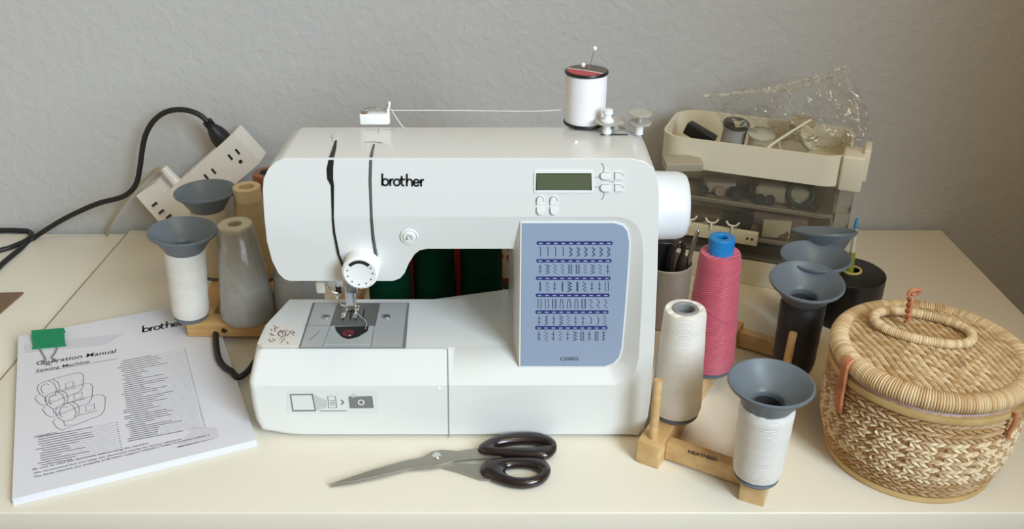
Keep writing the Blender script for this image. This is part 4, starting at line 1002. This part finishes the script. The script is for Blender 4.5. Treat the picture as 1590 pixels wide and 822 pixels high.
# ================================================================ storage box at the back right
A0 = Vector((0.188, 1.066, 0)); A1 = Vector((0.392, 0.985, 0)); bx = (A1 - A0).normalized(); by = Vector((-bx.y, bx.x, 0)); Wd = (A1 - A0).length; Dp = 0.110
ANB = math.atan2(bx.y, bx.x); RB = Rz(ANB)
def Bx(u, v, z): return A0 + bx * u + by * v + Vector((0, 0, z))
sb = thing('sewing_storage_box', 'cream topped clear plastic storage box with stacked trays, back right of the machine', 'storage box', Bx(Wd / 2, Dp / 2, 0))
def rrect(u0, v0, u1, v1, r, seg=8):
    out = []
    for cx, cy, a in ((u1 - r, v1 - r, 0), (u0 + r, v1 - r, 90), (u0 + r, v0 + r, 180), (u1 - r, v0 + r, 270)):
        for k in range(seg + 1):
            t_ = math.radians(a + 90 * k / seg); out.append((cx + r * math.cos(t_), cy + r * math.sin(t_)))
    return out
def shell(nm, u0, v0, u1, v1, r, z0, z1, th, m, parent, floor_=True):
    o_ = rrect(u0, v0, u1, v1, r); i_ = rrect(u0 + th, v0 + th, u1 - th, v1 - th, max(r - th, 0.002)); n = len(o_)
    V = [Bx(u, v, z0) for u, v in o_] + [Bx(u, v, z1) for u, v in o_] + [Bx(u, v, z1) for u, v in i_] + [Bx(u, v, z0 + th) for u, v in i_]
    F = []
    for a, b in ((0, 1), (1, 2), (2, 3)):
        for k in range(n): j = (k + 1) % n; F.append((a * n + k, a * n + j, b * n + j, b * n + k))
    F.append(tuple(range(n))); F.append(tuple(range(3 * n, 4 * n)))
    return obj(nm, V, F, m, parent, 35)
shell('cream_base', 0.0, 0.0, Wd, Dp, 0.014, 0.0005, 0.034, 0.003, M_cream, sb)
shell('clear_tray', 0.004, 0.004, Wd - 0.004, Dp - 0.004, 0.016, 0.036, 0.062, 0.0018, M_clear, sb)
shell('clear_tray', 0.004, 0.004, Wd - 0.004, Dp - 0.004, 0.016, 0.064, 0.106, 0.0018, M_clear, sb)
shell('clear_tray', 0.004, 0.004, Wd - 0.004, Dp - 0.004, 0.016, 0.108, 0.150, 0.0018, M_clear, sb)
shell('cream_tray', -0.004, -0.004, Wd + 0.002, Dp + 0.002, 0.030, 0.150, 0.188, 0.003, M_cream, sb)
v, f = box_vf(Bx(Wd + 0.006, 0.018, 0.168), (0.026, 0.040, 0.044), RB, 0.003); blk = obj('latch_block', v, f, M_cream, sb)
v, f = box_vf(Bx(Wd + 0.019, 0.028, 0.176), (0.008, 0.034, 0.040), RB, 0.002); obj('latch_tab', v, f, M_cream, sb)
m_ = MB()
for z in (0.05, 0.075, 0.100, 0.125):
    m_.add(*box_vf(Bx(Wd + 0.003, 0.022, z), (0.020, 0.030, 0.022), RB, 0.003))
m_.build('clear_hinge_column', M_clear, sb)
# rail of dark edges between trays
for z in (0.063, 0.107): 
    v, f = box_vf(Bx(Wd / 2, 0.0025, z), (Wd - 0.03, 0.004, 0.003), RB, 0.0008); obj('tray_edge', v, f, mat('smoky_edge', (110, 100, 84), 0.4) if 'smoky_edge' not in bpy.data.materials else bpy.data.materials['smoky_edge'], sb)
# things inside the trays
mm = {k: mat('part_' + k, c_, 0.5) for k, c_ in dict(dark=(46, 42, 40), brown=(136, 112, 86), grey=(196, 188, 172), cream=(232, 222, 196), teal=(56, 76, 70), mauve=(186, 160, 156), brightener_pale=(210, 202, 184), navy=(40, 44, 56)).items()}
def inbox(nm, u, v, z, sx, sy, sz, m, lab, cat, rot=0.0, bev=0.002):
    v_, f_ = box_vf((0, 0, 0), (sx, sy, sz), RB @ Rz(rot), min(bev, sz * 0.3)); o_ = obj(nm, v_, f_, m, None, loc=None); o_.location = Bx(u, v, z + sz / 2); return tag(o_, lab, cat)
def inring(u, v, z, r, tr, m, lab, tilt=1.2):
    R = RB @ Matrix.Rotation(tilt, 3, 'X')
    P_ = [R @ Vector((r * math.cos(k * math.pi / 12), r * math.sin(k * math.pi / 12), 0)) for k in range(24)]
    v_, f_ = tube_vf(P_, tr, 8, True); o_ = obj('rubber_ring', v_, f_, m, None, 60); o_.location = Bx(u, v, z); return tag(o_, lab, 'ring')
inring(0.172, 0.018, 0.128, 0.015, 0.0035, mm['teal'], 'dark green ring in the upper clear tray, near its right end', 1.15)
inring(0.118, 0.018, 0.124, 0.006, 0.003, mm['dark'], 'small dark ring in the middle of the upper clear tray', 1.2)
inbox('folded_card', 0.150, 0.012, 0.067, 0.034, 0.003, 0.024, mm['cream'], 'folded cream card in the middle clear tray, right end', 'card', 0.2, 0.0005)
inbox('presser_foot_case', 0.100, 0.030, 0.110, 0.030, 0.02, 0.010, mm['navy'], 'dark presser foot case in the upper clear tray', 'case')
inbox('tape_measure_case', 0.070, 0.040, 0.110, 0.038, 0.03, 0.014, mm['grey'], 'grey case in the left half of the upper clear tray', 'case', 0.3)
inbox('elastic_bundle', 0.055, 0.030, 0.066, 0.05, 0.03, 0.016, mm['brown'], 'brown bundle in the left part of the middle clear tray', 'bundle', 0.1, 0.005)
inbox('thread_card', 0.105, 0.025, 0.066, 0.026, 0.02, 0.018, mm['dark'], 'dark card of thread in the middle clear tray', 'card', -0.3, 0.002)
inbox('lace_bundle', 0.150, 0.050, 0.066, 0.07, 0.03, 0.020, mm['mauve'], 'mauve lace bundle at the back of the middle clear tray', 'bundle', 0.0, 0.007)
inbox('zip_packet', 0.150, 0.036, 0.110, 0.07, 0.04, 0.022, mm['grey'], 'grey packet at the back of the upper clear tray', 'packet', 0.1, 0.006)
inbox('pale_brightener', 0.095, 0.070, 0.110, 0.170, 0.030, 0.032, mm['brightener_pale'], 'large pale sachet filling the back of the upper clear tray', 'brightener', 0.0, 0.008)  # pale block added behind the contents to brighten this tray
inbox('pale_brightener', 0.070, 0.080, 0.066, 0.120, 0.024, 0.030, mm['brightener_pale'], 'pale sachet at the back left of the middle clear tray', 'brightener', 0.05, 0.008)  # second pale filler, added to lighten the middle tray
inbox('dark_tool_roll', 0.100, 0.025, 0.038, 0.14, 0.028, 0.018, mm['dark'], 'long dark roll in the lowest clear tray', 'tool roll', 0.0, 0.007)
for k_ in range(16):
    u_ = 0.03 + 0.17 * (k_ % 8) / 8 + random.uniform(0, 0.012); z_ = (0.110, 0.066)[k_ // 8]
    c_ = random.choice(['dark', 'brown', 'grey', 'navy', 'mauve', 'cream'])
    o_ = lathe('button', [(0, 0), (0.006, 0), (0.0066, 0.001), (0.006, 0.0025), (0.0045, 0.0022), (0, 0.002)], mm[c_], None, 20); o_.location = Bx(u_, 0.012 + random.uniform(0, 0.006), z_ + 0.006)
    o_.rotation_euler = (1.2, random.uniform(-.4, .4), ANB)
    tag(o_, 'loose buttons seen through the front of the clear trays', 'button', 'buttons in the clear trays')
rk = thing('bobbin_rack', 'cream rack with three white prongs across the lower clear trays, behind the pink cone', 'rack', Bx(0.075, 0.0, 0.055))
zr = 0.018
v, f = box_vf(Bx(0.068, -0.0035, 0.050 + zr), (0.125, 0.006, 0.018), RB, 0.001); obj('bar', v, f, mat('old_cream', (206, 196, 160), 0.5), rk)
for u_ in (0.045, 0.072, 0.098):
    tube('prong', [Bx(u_, -0.0075, 0.055 + zr), Bx(u_, -0.0075, 0.064 + zr)], 0.0016, M_cream, rk, 0, 8)
    tube('prong_tip', [Bx(u_ - 0.008, -0.0075, 0.070 + zr), Bx(u_ - 0.004, -0.0075, 0.065 + zr), Bx(u_ + 0.004, -0.0075, 0.065 + zr), Bx(u_ + 0.008, -0.0075, 0.070 + zr)], 0.0013, M_cream, rk, 4, 8)
for k_, u_ in enumerate((0.118, 0.124)):
    lathe('peg_hole', [(0, 0.0004), (0.0016, 0.0003), (0.0016, 0)], M_slot, rk, 12, c=Bx(u_, -0.0068, 0.050 + zr), R=RB @ Rfront)
v, f = box_vf(Bx(0.030, -0.017, 0.160), (0.046, 0.024, 0.011), RB @ Rz(0.45) @ Matrix.Rotation(0.12, 3, 'X'), 0.001)
tin = tag(obj('needle_packet', v, f, mat('grey_packet', (168, 160, 140), 0.35), None, loc=Bx(0.03, -0.017, 0.155)), 'small grey packet against the front of the cream tray, just behind the handwheel', 'packet')
# contents of the open cream tray
def tray_spool(base, ax, r, h, tm, lab, topm, rimm=None):
    t = thing('thread_spool', lab, 'thread spool', base)
    R = Vector((0, 0, 1)).rotation_difference(Vector(ax).normalized()).to_matrix()
    lathe('thread', [(0.0, 0.002), (r * 0.9, 0.002), (r * 0.9, h - 0.002), (0, h - 0.002)], tm, t, 32, c=base, R=R)
    for z in (0.0, h - 0.0025): lathe('rim', [(0, z), (r, z), (r, z + 0.0022), (0.004, z + 0.0025), (0.0, z + 0.0025)], topm, t, 32, c=base, R=R)
    return t, R
t_, R_ = tray_spool(Bx(0.078, 0.046, 0.165), (0.05, -0.20, 1), 0.0165, 0.036, T_grey, 'grey spool with a black top and cream label in the cream tray', mat('spool_cap_dark', (72, 62, 54), 0.4))
v, f = lathe_vf([(0.002, 0.0365), (0.0125, 0.0365), (0.0125, 0.037), (0.002, 0.037)], 20, c=t_.location, R=R_); 
v, f = plate_vf(Plane(Vector(t_.location) + R_ @ Vector((0, 0, 0.0365)), R_ @ Vector((1, 0, 0)), R_ @ Vector((0, 0, 1))), [(-0.004, -0.012), (0.006, -0.011), (0.012, -0.003), (0.010, 0.006), (0.002, 0.002), (-0.004, 0.010)], 0, 0.0006); obj('label', v, f, mat('spool_label', (206, 196, 160), 0.5), t_, 0)
v, f = plate_vf(Plane(Vector(t_.location) + R_ @ Vector((0, 0, 0.0371)), R_ @ Vector((1, 0, 0)), R_ @ Vector((0, 0, 1))), [(0.003, -0.010), (0.008, -0.006), (0.011, 0.003), (0.007, 0.001), (0.003, -0.004)], 0, 0.0005); obj('teal_mark', v, f, mat('teal_mark', (52, 118, 122), 0.5), t_, 0)
tray_spool(Bx(0.113, 0.036, 0.160), (0.0, -0.12, 1), 0.0165, 0.034, T_cream, 'translucent capped cream spool standing in the middle of the cream tray', mat('spool_cap_pale', (196, 196, 176), 0.35))
tray_spool(Bx(0.145, 0.052, 0.170), (0.60, -0.55, 0.65), 0.0165, 0.036, T_cream, 'cream spool lying tipped over at the right end of the cream tray', mat('spool_cap_pale2', (210, 204, 176), 0.35))
tray_spool(Bx(0.155, 0.080, 0.165), (0.0, -0.2, 1), 0.016, 0.038, T_grey, 'pale grey spool standing at the back of the cream tray inside the bag', mat('spool_cap_grey', (176, 168, 140), 0.35))
inbox('black_eraser_block', 0.038, 0.045, 0.170, 0.040, 0.016, 0.016, M_black, 'black block at the left end of the cream tray', 'block', 0.0, 0.002).rotation_euler = (0.1, 0.35, -0.15)
tag(tube('white_stylus', [Bx(0.128, -0.002, 0.172) + Vector((0, 0.003, 0)), Bx(0.128, 0.003, 0.188), Bx(0.170, 0.020, 0.222)], lambda t_: 0.0022 - 0.0008 * t_, M_cream, None, 6, 8), 'thin cream stick leaning out of the cream tray', 'stick')
# bag
def bag():
    V = []; F = []; NU, NV = 70, 40
    bl_ = Bx(0.060, 0.060, 0.190); br_ = Bx(0.215, 0.035, 0.178); tl_ = PY(1098, 147, 1.13); tr_ = PY(1312, 104, 1.06)
    right = PY(1334, 180, 1.045)
    for j in range(NV + 1):
        v_ = j / NV
        for i in range(NU + 1):
            u_ = i / NU
            a = bl_.lerp(br_, u_); b = tl_.lerp(tr_, u_); p = a.lerp(b, v_)
            p += (right - br_.lerp(tr_, 0.5)) * (u_ ** 3) * math.sin(math.pi * v_) 
            n1 = noise.noise(Vector((u_ * 9, v_ * 7, 1.3))); n2 = noise.noise(Vector((u_ * 24, v_ * 20, 5.1)))
            n3 = abs(noise.noise(Vector((u_ * 14 + v_ * 8, v_ * 3, 9.1))))
            p += Vector((0.001 * n2, 0.018 * n1 + 0.007 * n2 - 0.014 * n3 - 0.035 * math.sin(math.pi * v_), 0.0015 * n1 * v_))
            V.append(p)
    for j in range(NV):
        for i in range(NU): a = j * (NU + 1) + i; F.append((a, a + 1, a + NU + 2, a + NU + 1))
    o_ = obj('plastic_bag', V, F, M_film, None, 80, loc=bl_)
    so = o_.modifiers.new('s', 'SOLIDIFY'); so.thickness = 0.0001
    return o_
bag_ = bag()
def fold(nm, P_, r_, seed):  # whitish fold tubes that also paint the glints of the film
    Q_ = catmull(P_, 22); rnd = random.Random(seed)
    Q_ = [q + Vector((0, rnd.uniform(-.0016, .0016), rnd.uniform(-.0013, .0013))) for q in Q_]
    v, f = tube_vf(Q_, lambda t_: r_ * (0.6 + 0.7 * abs(math.sin(t_ * 31 + seed))), 7)
    return obj(nm, v, f, clear_mat('fold_glint_film', (255, 254, 248), 0.34, 0.12, 0.35) if 'fold_glint_film' not in bpy.data.materials else bpy.data.materials['fold_glint_film'], bag_, 0)
fold('folded_edge_glint', [PY(1094, 149, 1.13), PY(1140, 145, 1.125), PY(1180, 141, 1.115), PY(1225, 131, 1.10), PY(1262, 121, 1.085), PY(1312, 104, 1.06)], 0.0016, 1)
fold('folded_edge_glint', [PY(1178, 142, 1.113), PY(1212, 141, 1.10), PY(1240, 136, 1.09), PY(1275, 124, 1.075), PY(1296, 118, 1.065)], 0.0018, 2)
fold('crease_glint', [PY(1218, 138, 1.095), PY(1228, 150, 1.085), PY(1226, 158, 1.08)], 0.0010, 3)
fold('crease_glint', [PY(1293, 165, 1.05), PY(1305, 163, 1.05), PY(1315, 168, 1.048), PY(1322, 163, 1.046)], 0.0009, 4)
fold('crease_glint', [PY(1312, 104, 1.06), PY(1320, 140, 1.053), PY(1331, 168, 1.046), PY(1334, 210, 1.040)], 0.0005, 5)
fold('crease_glint', [PY(1260, 172, 1.08), PY(1272, 186, 1.07), PY(1274, 200, 1.06)], 0.0006, 6)
tag(bag_, 'crinkled clear plastic bag standing up out of the cream tray', 'bag')

# ================================================================ black round caddy + brush
cc = PZ(1322, 421, 0.062); cb = Vector((cc.x, cc.y, 0))
cy = thing('round_black_caddy', 'round black caddy behind the wicker basket, holding a small brush', 'caddy', cb)
RC = 52 / FPX * (cc - EYE).dot(Vector((0, math.cos(PITCH), -math.sin(PITCH))))
lathe('body', [(0, 0), (RC - 0.002, 0), (RC, 0.002), (RC, 0.060), (RC - 0.003, 0.062), (0.012, 0.062), (0.012, 0.020), (0, 0.020)], M_black, cy, 64, c=cb)
hl = cb
br = thing('seam_brush', 'small brush with a blue tip and olive green handle standing in the black caddy', 'brush', hl + Vector((0, 0, 0.021)))
b0 = hl + Vector((0, 0, 0.0215)); t0 = PY(1331, 339, cc.y + 0.004)
def on(t_): return b0.lerp(t0, t_)
tube('handle', [on(0.0), on(0.32), on(0.45), on(0.60)], lambda t_: 0.0052 - 0.0015 * t_, mat('olive_handle', (142, 140, 44), 0.4), br, 4, 12)
tube('ferrule', [on(0.60), on(0.74), on(0.88)], lambda t_: 0.0030 - 0.0008 * t_, mat('pale_grey_ferrule', (205, 205, 186), 0.3), br, 4, 10)
tube('bristles', [on(0.88), on(0.93), on(1.0)], lambda t_: 0.0024 + 0.0006 * math.sin(t_ * 3.1) - 0.001 * t_, mat('blue_bristles', (70, 140, 180), 0.6), br, 4, 10)
lring('cream_collar', [(0.0095, 0.0625), (0.0118, 0.0625), (0.0118, 0.0645), (0.0095, 0.0645)], mat('cork_cream', (206, 184, 120), 0.5), cy, 32, c=cb)

# ================================================================ tool cup behind the machine's right side
tc0 = at_z(1032, 0.93, 0.0); tcp = Vector((tc0[0] - 0.002, 0.93, 0))
cup = thing('tool_cup', 'pale grey cup holding tools behind the right end of the machine', 'cup', tcp)
lathe('cup_body', [(0, 0), (0.024, 0), (0.026, 0.002), (0.0285, 0.080), (0.0270, 0.081), (0.0245, 0.004), (0, 0.004)], mat('matte_metal_cup', (178, 168, 156), 0.35, 0.3), cup, 40, c=tcp)
def tool(nm, lab, cat, P_, r, m, extra=None):
    t = thing(nm, lab, cat, P_[0]); tube('shaft', P_, r, m, t, 6, 10); return t
tw = thing('metal_tweezers', 'shiny curved tweezers, rightmost tool in the cup by the machine', 'tweezers', tcp + Vector((0.016, -0.004, 0.006)))
tube('arm', [tcp + Vector((0.014, -0.006, 0.006)), tcp + Vector((0.021, -0.008, 0.060)), tcp + Vector((0.022, -0.010, 0.095)), tcp + Vector((0.028, -0.010, 0.125))], 0.0022, M_chrome, tw, 8, 8)
tube('arm', [tcp + Vector((0.014, 0.000, 0.006)), tcp + Vector((0.023, 0.000, 0.060)), tcp + Vector((0.025, -0.004, 0.095)), tcp + Vector((0.029, -0.009, 0.126))], 0.0022, M_chrome, tw, 8, 8)
sn = thing('thread_snips', 'dark spring thread snips standing in the cup by the machine', 'snips', tcp + Vector((0.004, -0.008, 0.006)))
tube('spring_bow', [tcp + Vector((0.002, -0.012, 0.010)), tcp + Vector((0.001, -0.014, 0.080)), tcp + Vector((0.003, -0.014, 0.105)), tcp + Vector((0.010, -0.012, 0.112)), tcp + Vector((0.014, -0.010, 0.100)), tcp + Vector((0.010, -0.008, 0.075)), tcp + Vector((0.008, -0.006, 0.010))], 0.0028, mat('dark_steel', (84, 74, 66), 0.3, 0.8), sn, 8, 10)
bxk = tag(box('black_marker_box', (0, 0, 0), (0.022, 0.016, 0.10), M_black, None, R=Matrix.Rotation(0.08, 3, 'Y'), bev=0.002), 'black flat case standing in the cup, beside the machine', 'case'); bxk.location = tcp + Vector((-0.008, 0.006, 0.056))

# ================================================================ wicker basket
BC = Vector((0.3815, 0.690, 0)); ba = thing('wicker_sewing_basket', 'round lidded wicker basket with oval handle at the right end of the desk', 'basket', BC)
M_straw = attr_mat('woven_straw', 0.62, 0.4)
def straw(k, pale=0.0, brown=0.0):
    rnd = random.Random(int(k) * 7919 + 13); t_ = rnd.random()
    c1 = Vector(lin((186, 150, 98))[:3]); c2 = Vector(lin((236, 216, 178))[:3]); c3 = Vector(lin((158, 104, 58))[:3])
    c = c1.lerp(c2, max(0, min(1, t_ * 0.7 + pale))); return c.lerp(c3, brown)
def color_attr(o_, cols):
    a = o_.data.color_attributes.new('straw', 'FLOAT_COLOR', 'POINT')
    for i, c in enumerate(cols): a.data[i].color = (c[0], c[1], c[2], 1)
def body_r(z):
    pts_ = [(0.0, 0.0735), (0.012, 0.0790), (0.035, 0.0850), (0.06, 0.0868), (0.085, 0.0855), (0.100, 0.0835)]
    for (z0, r0), (z1, r1) in zip(pts_, pts_[1:]):
        if z <= z1: t_ = (z - z0) / (z1 - z0); return r0 + (r1 - r0) * t_
    return pts_[-1][1]
NT, NZ = 1500, 190; HB = 0.101; rows_ = 21; rh = HB / rows_
V = []; F = []; C = []
for j in range(NZ + 1):
    z = HB * j / NZ; row = min(int(z / rh), rows_ - 1); zl_ = z / rh - row; dirn = 1 if row % 2 else -1
    if row in (0, 1, 17): dirn = 1
    for i in range(NT):
        th = 2 * math.pi * i / NT
        nstr = 84 if 4 <= row <= 15 else 58
        ph = th * nstr / (2 * math.pi) + dirn * (zl_ - 0.5) * 1.15 + (row % 2) * 0.5 + 0.35 * math.sin(th * 3 + row)
        k = math.floor(ph); fr = ph - k
        prof = 0.5 * math.sqrt(max(0, 1 - (2 * fr - 1) ** 2)) + 0.5 * (1 - abs(2 * fr - 1) ** 7); env = 0.5 * math.sqrt(max(0, 1 - (2 * zl_ - 1) ** 2 * 0.98)) + 0.5 * (1 - abs(2 * zl_ - 1) ** 7)
        amp = 0.0058 * prof * env + 0.0004 * noise.noise(Vector((th * 40, row * 3.1, 2)))
        dia = abs(((th * 9 / math.pi + (row % 2) * 0.5) % 1) - 0.5) < 0.13 and 7 <= row <= 13 and row % 2 == 1
        if dia: amp = 0.0030 * env
        r = body_r(z) - 0.0056 + amp
        V.append(BC + Vector((r * math.cos(th), r * math.sin(th), z + 0.0025)))
        pale = 0.75 if 5 <= row <= 14 and ((row + k) % 3 != 0) else -0.1
        C.append(straw(k * 31 + row * 977, pale, 0.85 if dia else (0.25 if pale < 0 else 0.0)))
for j in range(NZ):
    for i in range(NT): k = (i + 1) % NT; F.append((j * NT + i, j * NT + k, (j + 1) * NT + k, (j + 1) * NT + i))
F.append(tuple(range(NT)))
bo = obj('woven_body', V, F, M_straw, ba, 180); color_attr(bo, C)
M_reed = mat('smooth_reed', (206, 176, 122), 0.5, rgb2=(190, 156, 100), noise_scale=40)
lring('base_hoop', [(0.071, 0.0003), (0.0755, 0.0003), (0.0768, 0.003), (0.0755, 0.0065), (0.071, 0.0065)], M_reed, ba, 90, c=BC)
lring('upper_hoop', [(0.082, 0.096), (0.0862, 0.096), (0.0868, 0.0985), (0.0862, 0.102), (0.082, 0.102)], M_reed, ba, 90, c=BC)
lathe('lilac_lining', [(0.0812, 0.100), (0.0828, 0.1035), (0.0816, 0.107), (0.06, 0.105)], mat('lilac_cloth', (202, 184, 200), 0.9, bump=0.8, bump_scale=500), ba, 90, c=BC)
# lid
LZ = 0.113; RR = 0.0785; rt = 0.0094
V = []; F = []; C = []; NT2, NP = 1840, 18
for i in range(NT2):
    th = 2 * math.pi * i / NT2; wv_ = th * 230 / (2 * math.pi); k = math.floor(wv_); fr = wv_ - k; bumpv = 0.0018 * math.sqrt(max(0, 1 - (2 * fr - 1) ** 2))
    for j in range(NP):
        ph = 2 * math.pi * j / NP; rr = rt - 0.0016 + bumpv
        V.append(BC + Vector(((RR + rr * math.cos(ph)) * math.cos(th), (RR + rr * math.cos(ph)) * math.sin(th), LZ + rr * math.sin(ph) * 0.95)))
        C.append(straw(k + 5000, 0.15))
for i in range(NT2):
    k = (i + 1) % NT2
    for j in range(NP): F.append((i * NP + j, k * NP + j, k * NP + (j + 1) % NP, i * NP + (j + 1) % NP))
lr = obj('lid_rim', V, F, M_straw, ba, 180); color_attr(lr, C)
V = []; F = []; C = []; NG = 440; vid = {}; Rl_ = RR - 0.004
dir_u = Vector((0.70, -0.714)); dir_v = Vector((0.714, 0.70)); rw = 0.0038
for j in range(NG + 1):
    for i in range(NG + 1):
        x = -Rl_ + 2 * Rl_ * i / NG; y = -Rl_ + 2 * Rl_ * j / NG; rr = math.hypot(x, y)
        if rr > Rl_: continue
        u_ = x * dir_u.x + y * dir_u.y + 0.0012 * math.sin(y * 120); v_ = x * dir_v.x + y * dir_v.y
        row = math.floor(v_ / rw); vl = v_ / rw - row; ph = u_ / 0.0105 + (row % 2) * 0.5 + (vl - 0.5) * 0.45 * (1 if row % 2 else 1)
        k = math.floor(ph); fr = ph - k; pr = 0.5 * (max(0, 1 - (2 * fr - 1) ** 2)) ** 0.5 + 0.5 * (1 - abs(2 * fr - 1) ** 7); en = 0.5 * math.sqrt(max(0, 1 - (2 * vl - 1) ** 2 * 0.96)) + 0.5 * (1 - abs(2 * vl - 1) ** 7)
        twin = 0.75 + 0.25 * abs(math.sin(vl * math.pi * 2))
        h = 0.0054 * (0.12 + 0.85 * pr) * en * twin
        dome = 0.0055 * (1 - (rr / Rl_) ** 2)
        vid[(i, j)] = len(V); V.append(BC + Vector((x, y, LZ + 0.0018 + dome + h)))
        star = math.hypot(x - 0.006, y + 0.030) < 0.010
        pale = 0.5 if math.hypot(x, y + 0.03) < 0.035 and row % 2 else 0.0
        C.append(straw(row * 31 + k * 17 + 90000, pale, 0.6 if star and k % 2 else 0.05))
for j in range(NG):
    for i in range(NG):
        q = [(i, j), (i + 1, j), (i + 1, j + 1), (i, j + 1)]
        if all(a in vid for a in q): F.append(tuple(vid[a] for a in q))
lw = obj('lid_weave', V, F, M_straw, ba, 180); color_attr(lw, C)
# handle: wrapped oval ring
hcx = PZ(1432, 508, 0.128); V = []; F = []; C = []; NH, NP = 1170, 14
ea, eb = 0.0420, 0.0240; hd = Vector((0.90, -0.44, 0)).normalized(); hn = Vector((-hd.y, hd.x, 0))
for i in range(NH):
    th = 2 * math.pi * i / NH; cs, sn_ = math.cos(th), math.sin(th)
    sx = math.copysign(abs(cs) ** 0.9, cs); sy = math.copysign(abs(sn_) ** 0.9, sn_)
    c = hcx + hd * ea * sx + hn * eb * sy
    tn = (hd * (-ea * sn_) + hn * eb * cs).normalized(); sd = tn.cross(Vector((0, 0, 1)))
    wv_ = i * 130 / NH; k = math.floor(wv_); fr = wv_ - k; rr = 0.0038 + 0.0007 * math.sqrt(max(0, 1 - (2 * fr - 1) ** 2))
    for j in range(NP):
        ph = 2 * math.pi * j / NP; V.append(c + sd * rr * math.cos(ph) + Vector((0, 0, rr * math.sin(ph)))); C.append(straw(k + 777, 0.3))
for i in range(NH):
    k = (i + 1) % NH
    for j in range(NP): F.append((i * NP + j, k * NP + j, k * NP + (j + 1) % NP, i * NP + (j + 1) % NP))
ho = obj('lid_handle', V, F, M_straw, ba, 180); color_attr(ho, C)
M_rust = mat('rust_raffia', (206, 138, 98), 0.6, rgb2=(176, 104, 66), noise_scale=90)
for sgn in (1,):
    a = PZ(1408, 500, 0.128)
    m_ = MB()
    for q in (0, math.pi):
        P_ = []
        for k in range(26):
            s = k / 25; base = a.lerp(PY(1414, 460, a.y - 0.004), s)
            P_.append(base + Vector((0.0018 * math.cos(q + s * 14), 0.0018 * math.sin(q + s * 14), 0)))
        m_.add(*tube_vf(P_, 0.0015, 8))
    tp = PY(1418, 456, a.y - 0.004)
    m_.add(*tube_vf(catmull([tp + Vector((-0.004, 0, -0.002)), tp + Vector((-0.003, 0, 0.003)), tp + Vector((0.002, 0, 0.004)), tp + Vector((0.006, 0, 0.003)), tp + Vector((0.004, 0, 0.000)), tp + Vector((-0.001, 0, -0.001))], 5), 0.0016, 8))
    m_.build('raffia_twist', M_rust, ba)
for k, (px, py) in enumerate(((1306, 585),)):
    for dx in (0, 0.004, -0.004):
        a_ = math.radians(196) + dx * 8
        P_ = [BC + Vector((r_ * math.cos(a_), r_ * math.sin(a_), z_)) for r_, z_ in ((0.084, 0.122), (0.0895, 0.116), (0.0890, 0.100), (0.0885, 0.080), (0.0870, 0.066))]
        tube('raffia_hinge', P_, 0.0019, M_rust, ba, 5, 8)
a_ = math.radians(-62)
P_ = [BC + Vector((r_ * math.cos(a_), r_ * math.sin(a_), z_)) for r_, z_ in ((0.0895, 0.104), (0.0900, 0.094), (0.0885, 0.085), (0.0885, 0.076))]
tube('raffia_clasp', P_, 0.0018, M_rust, ba, 5, 8)
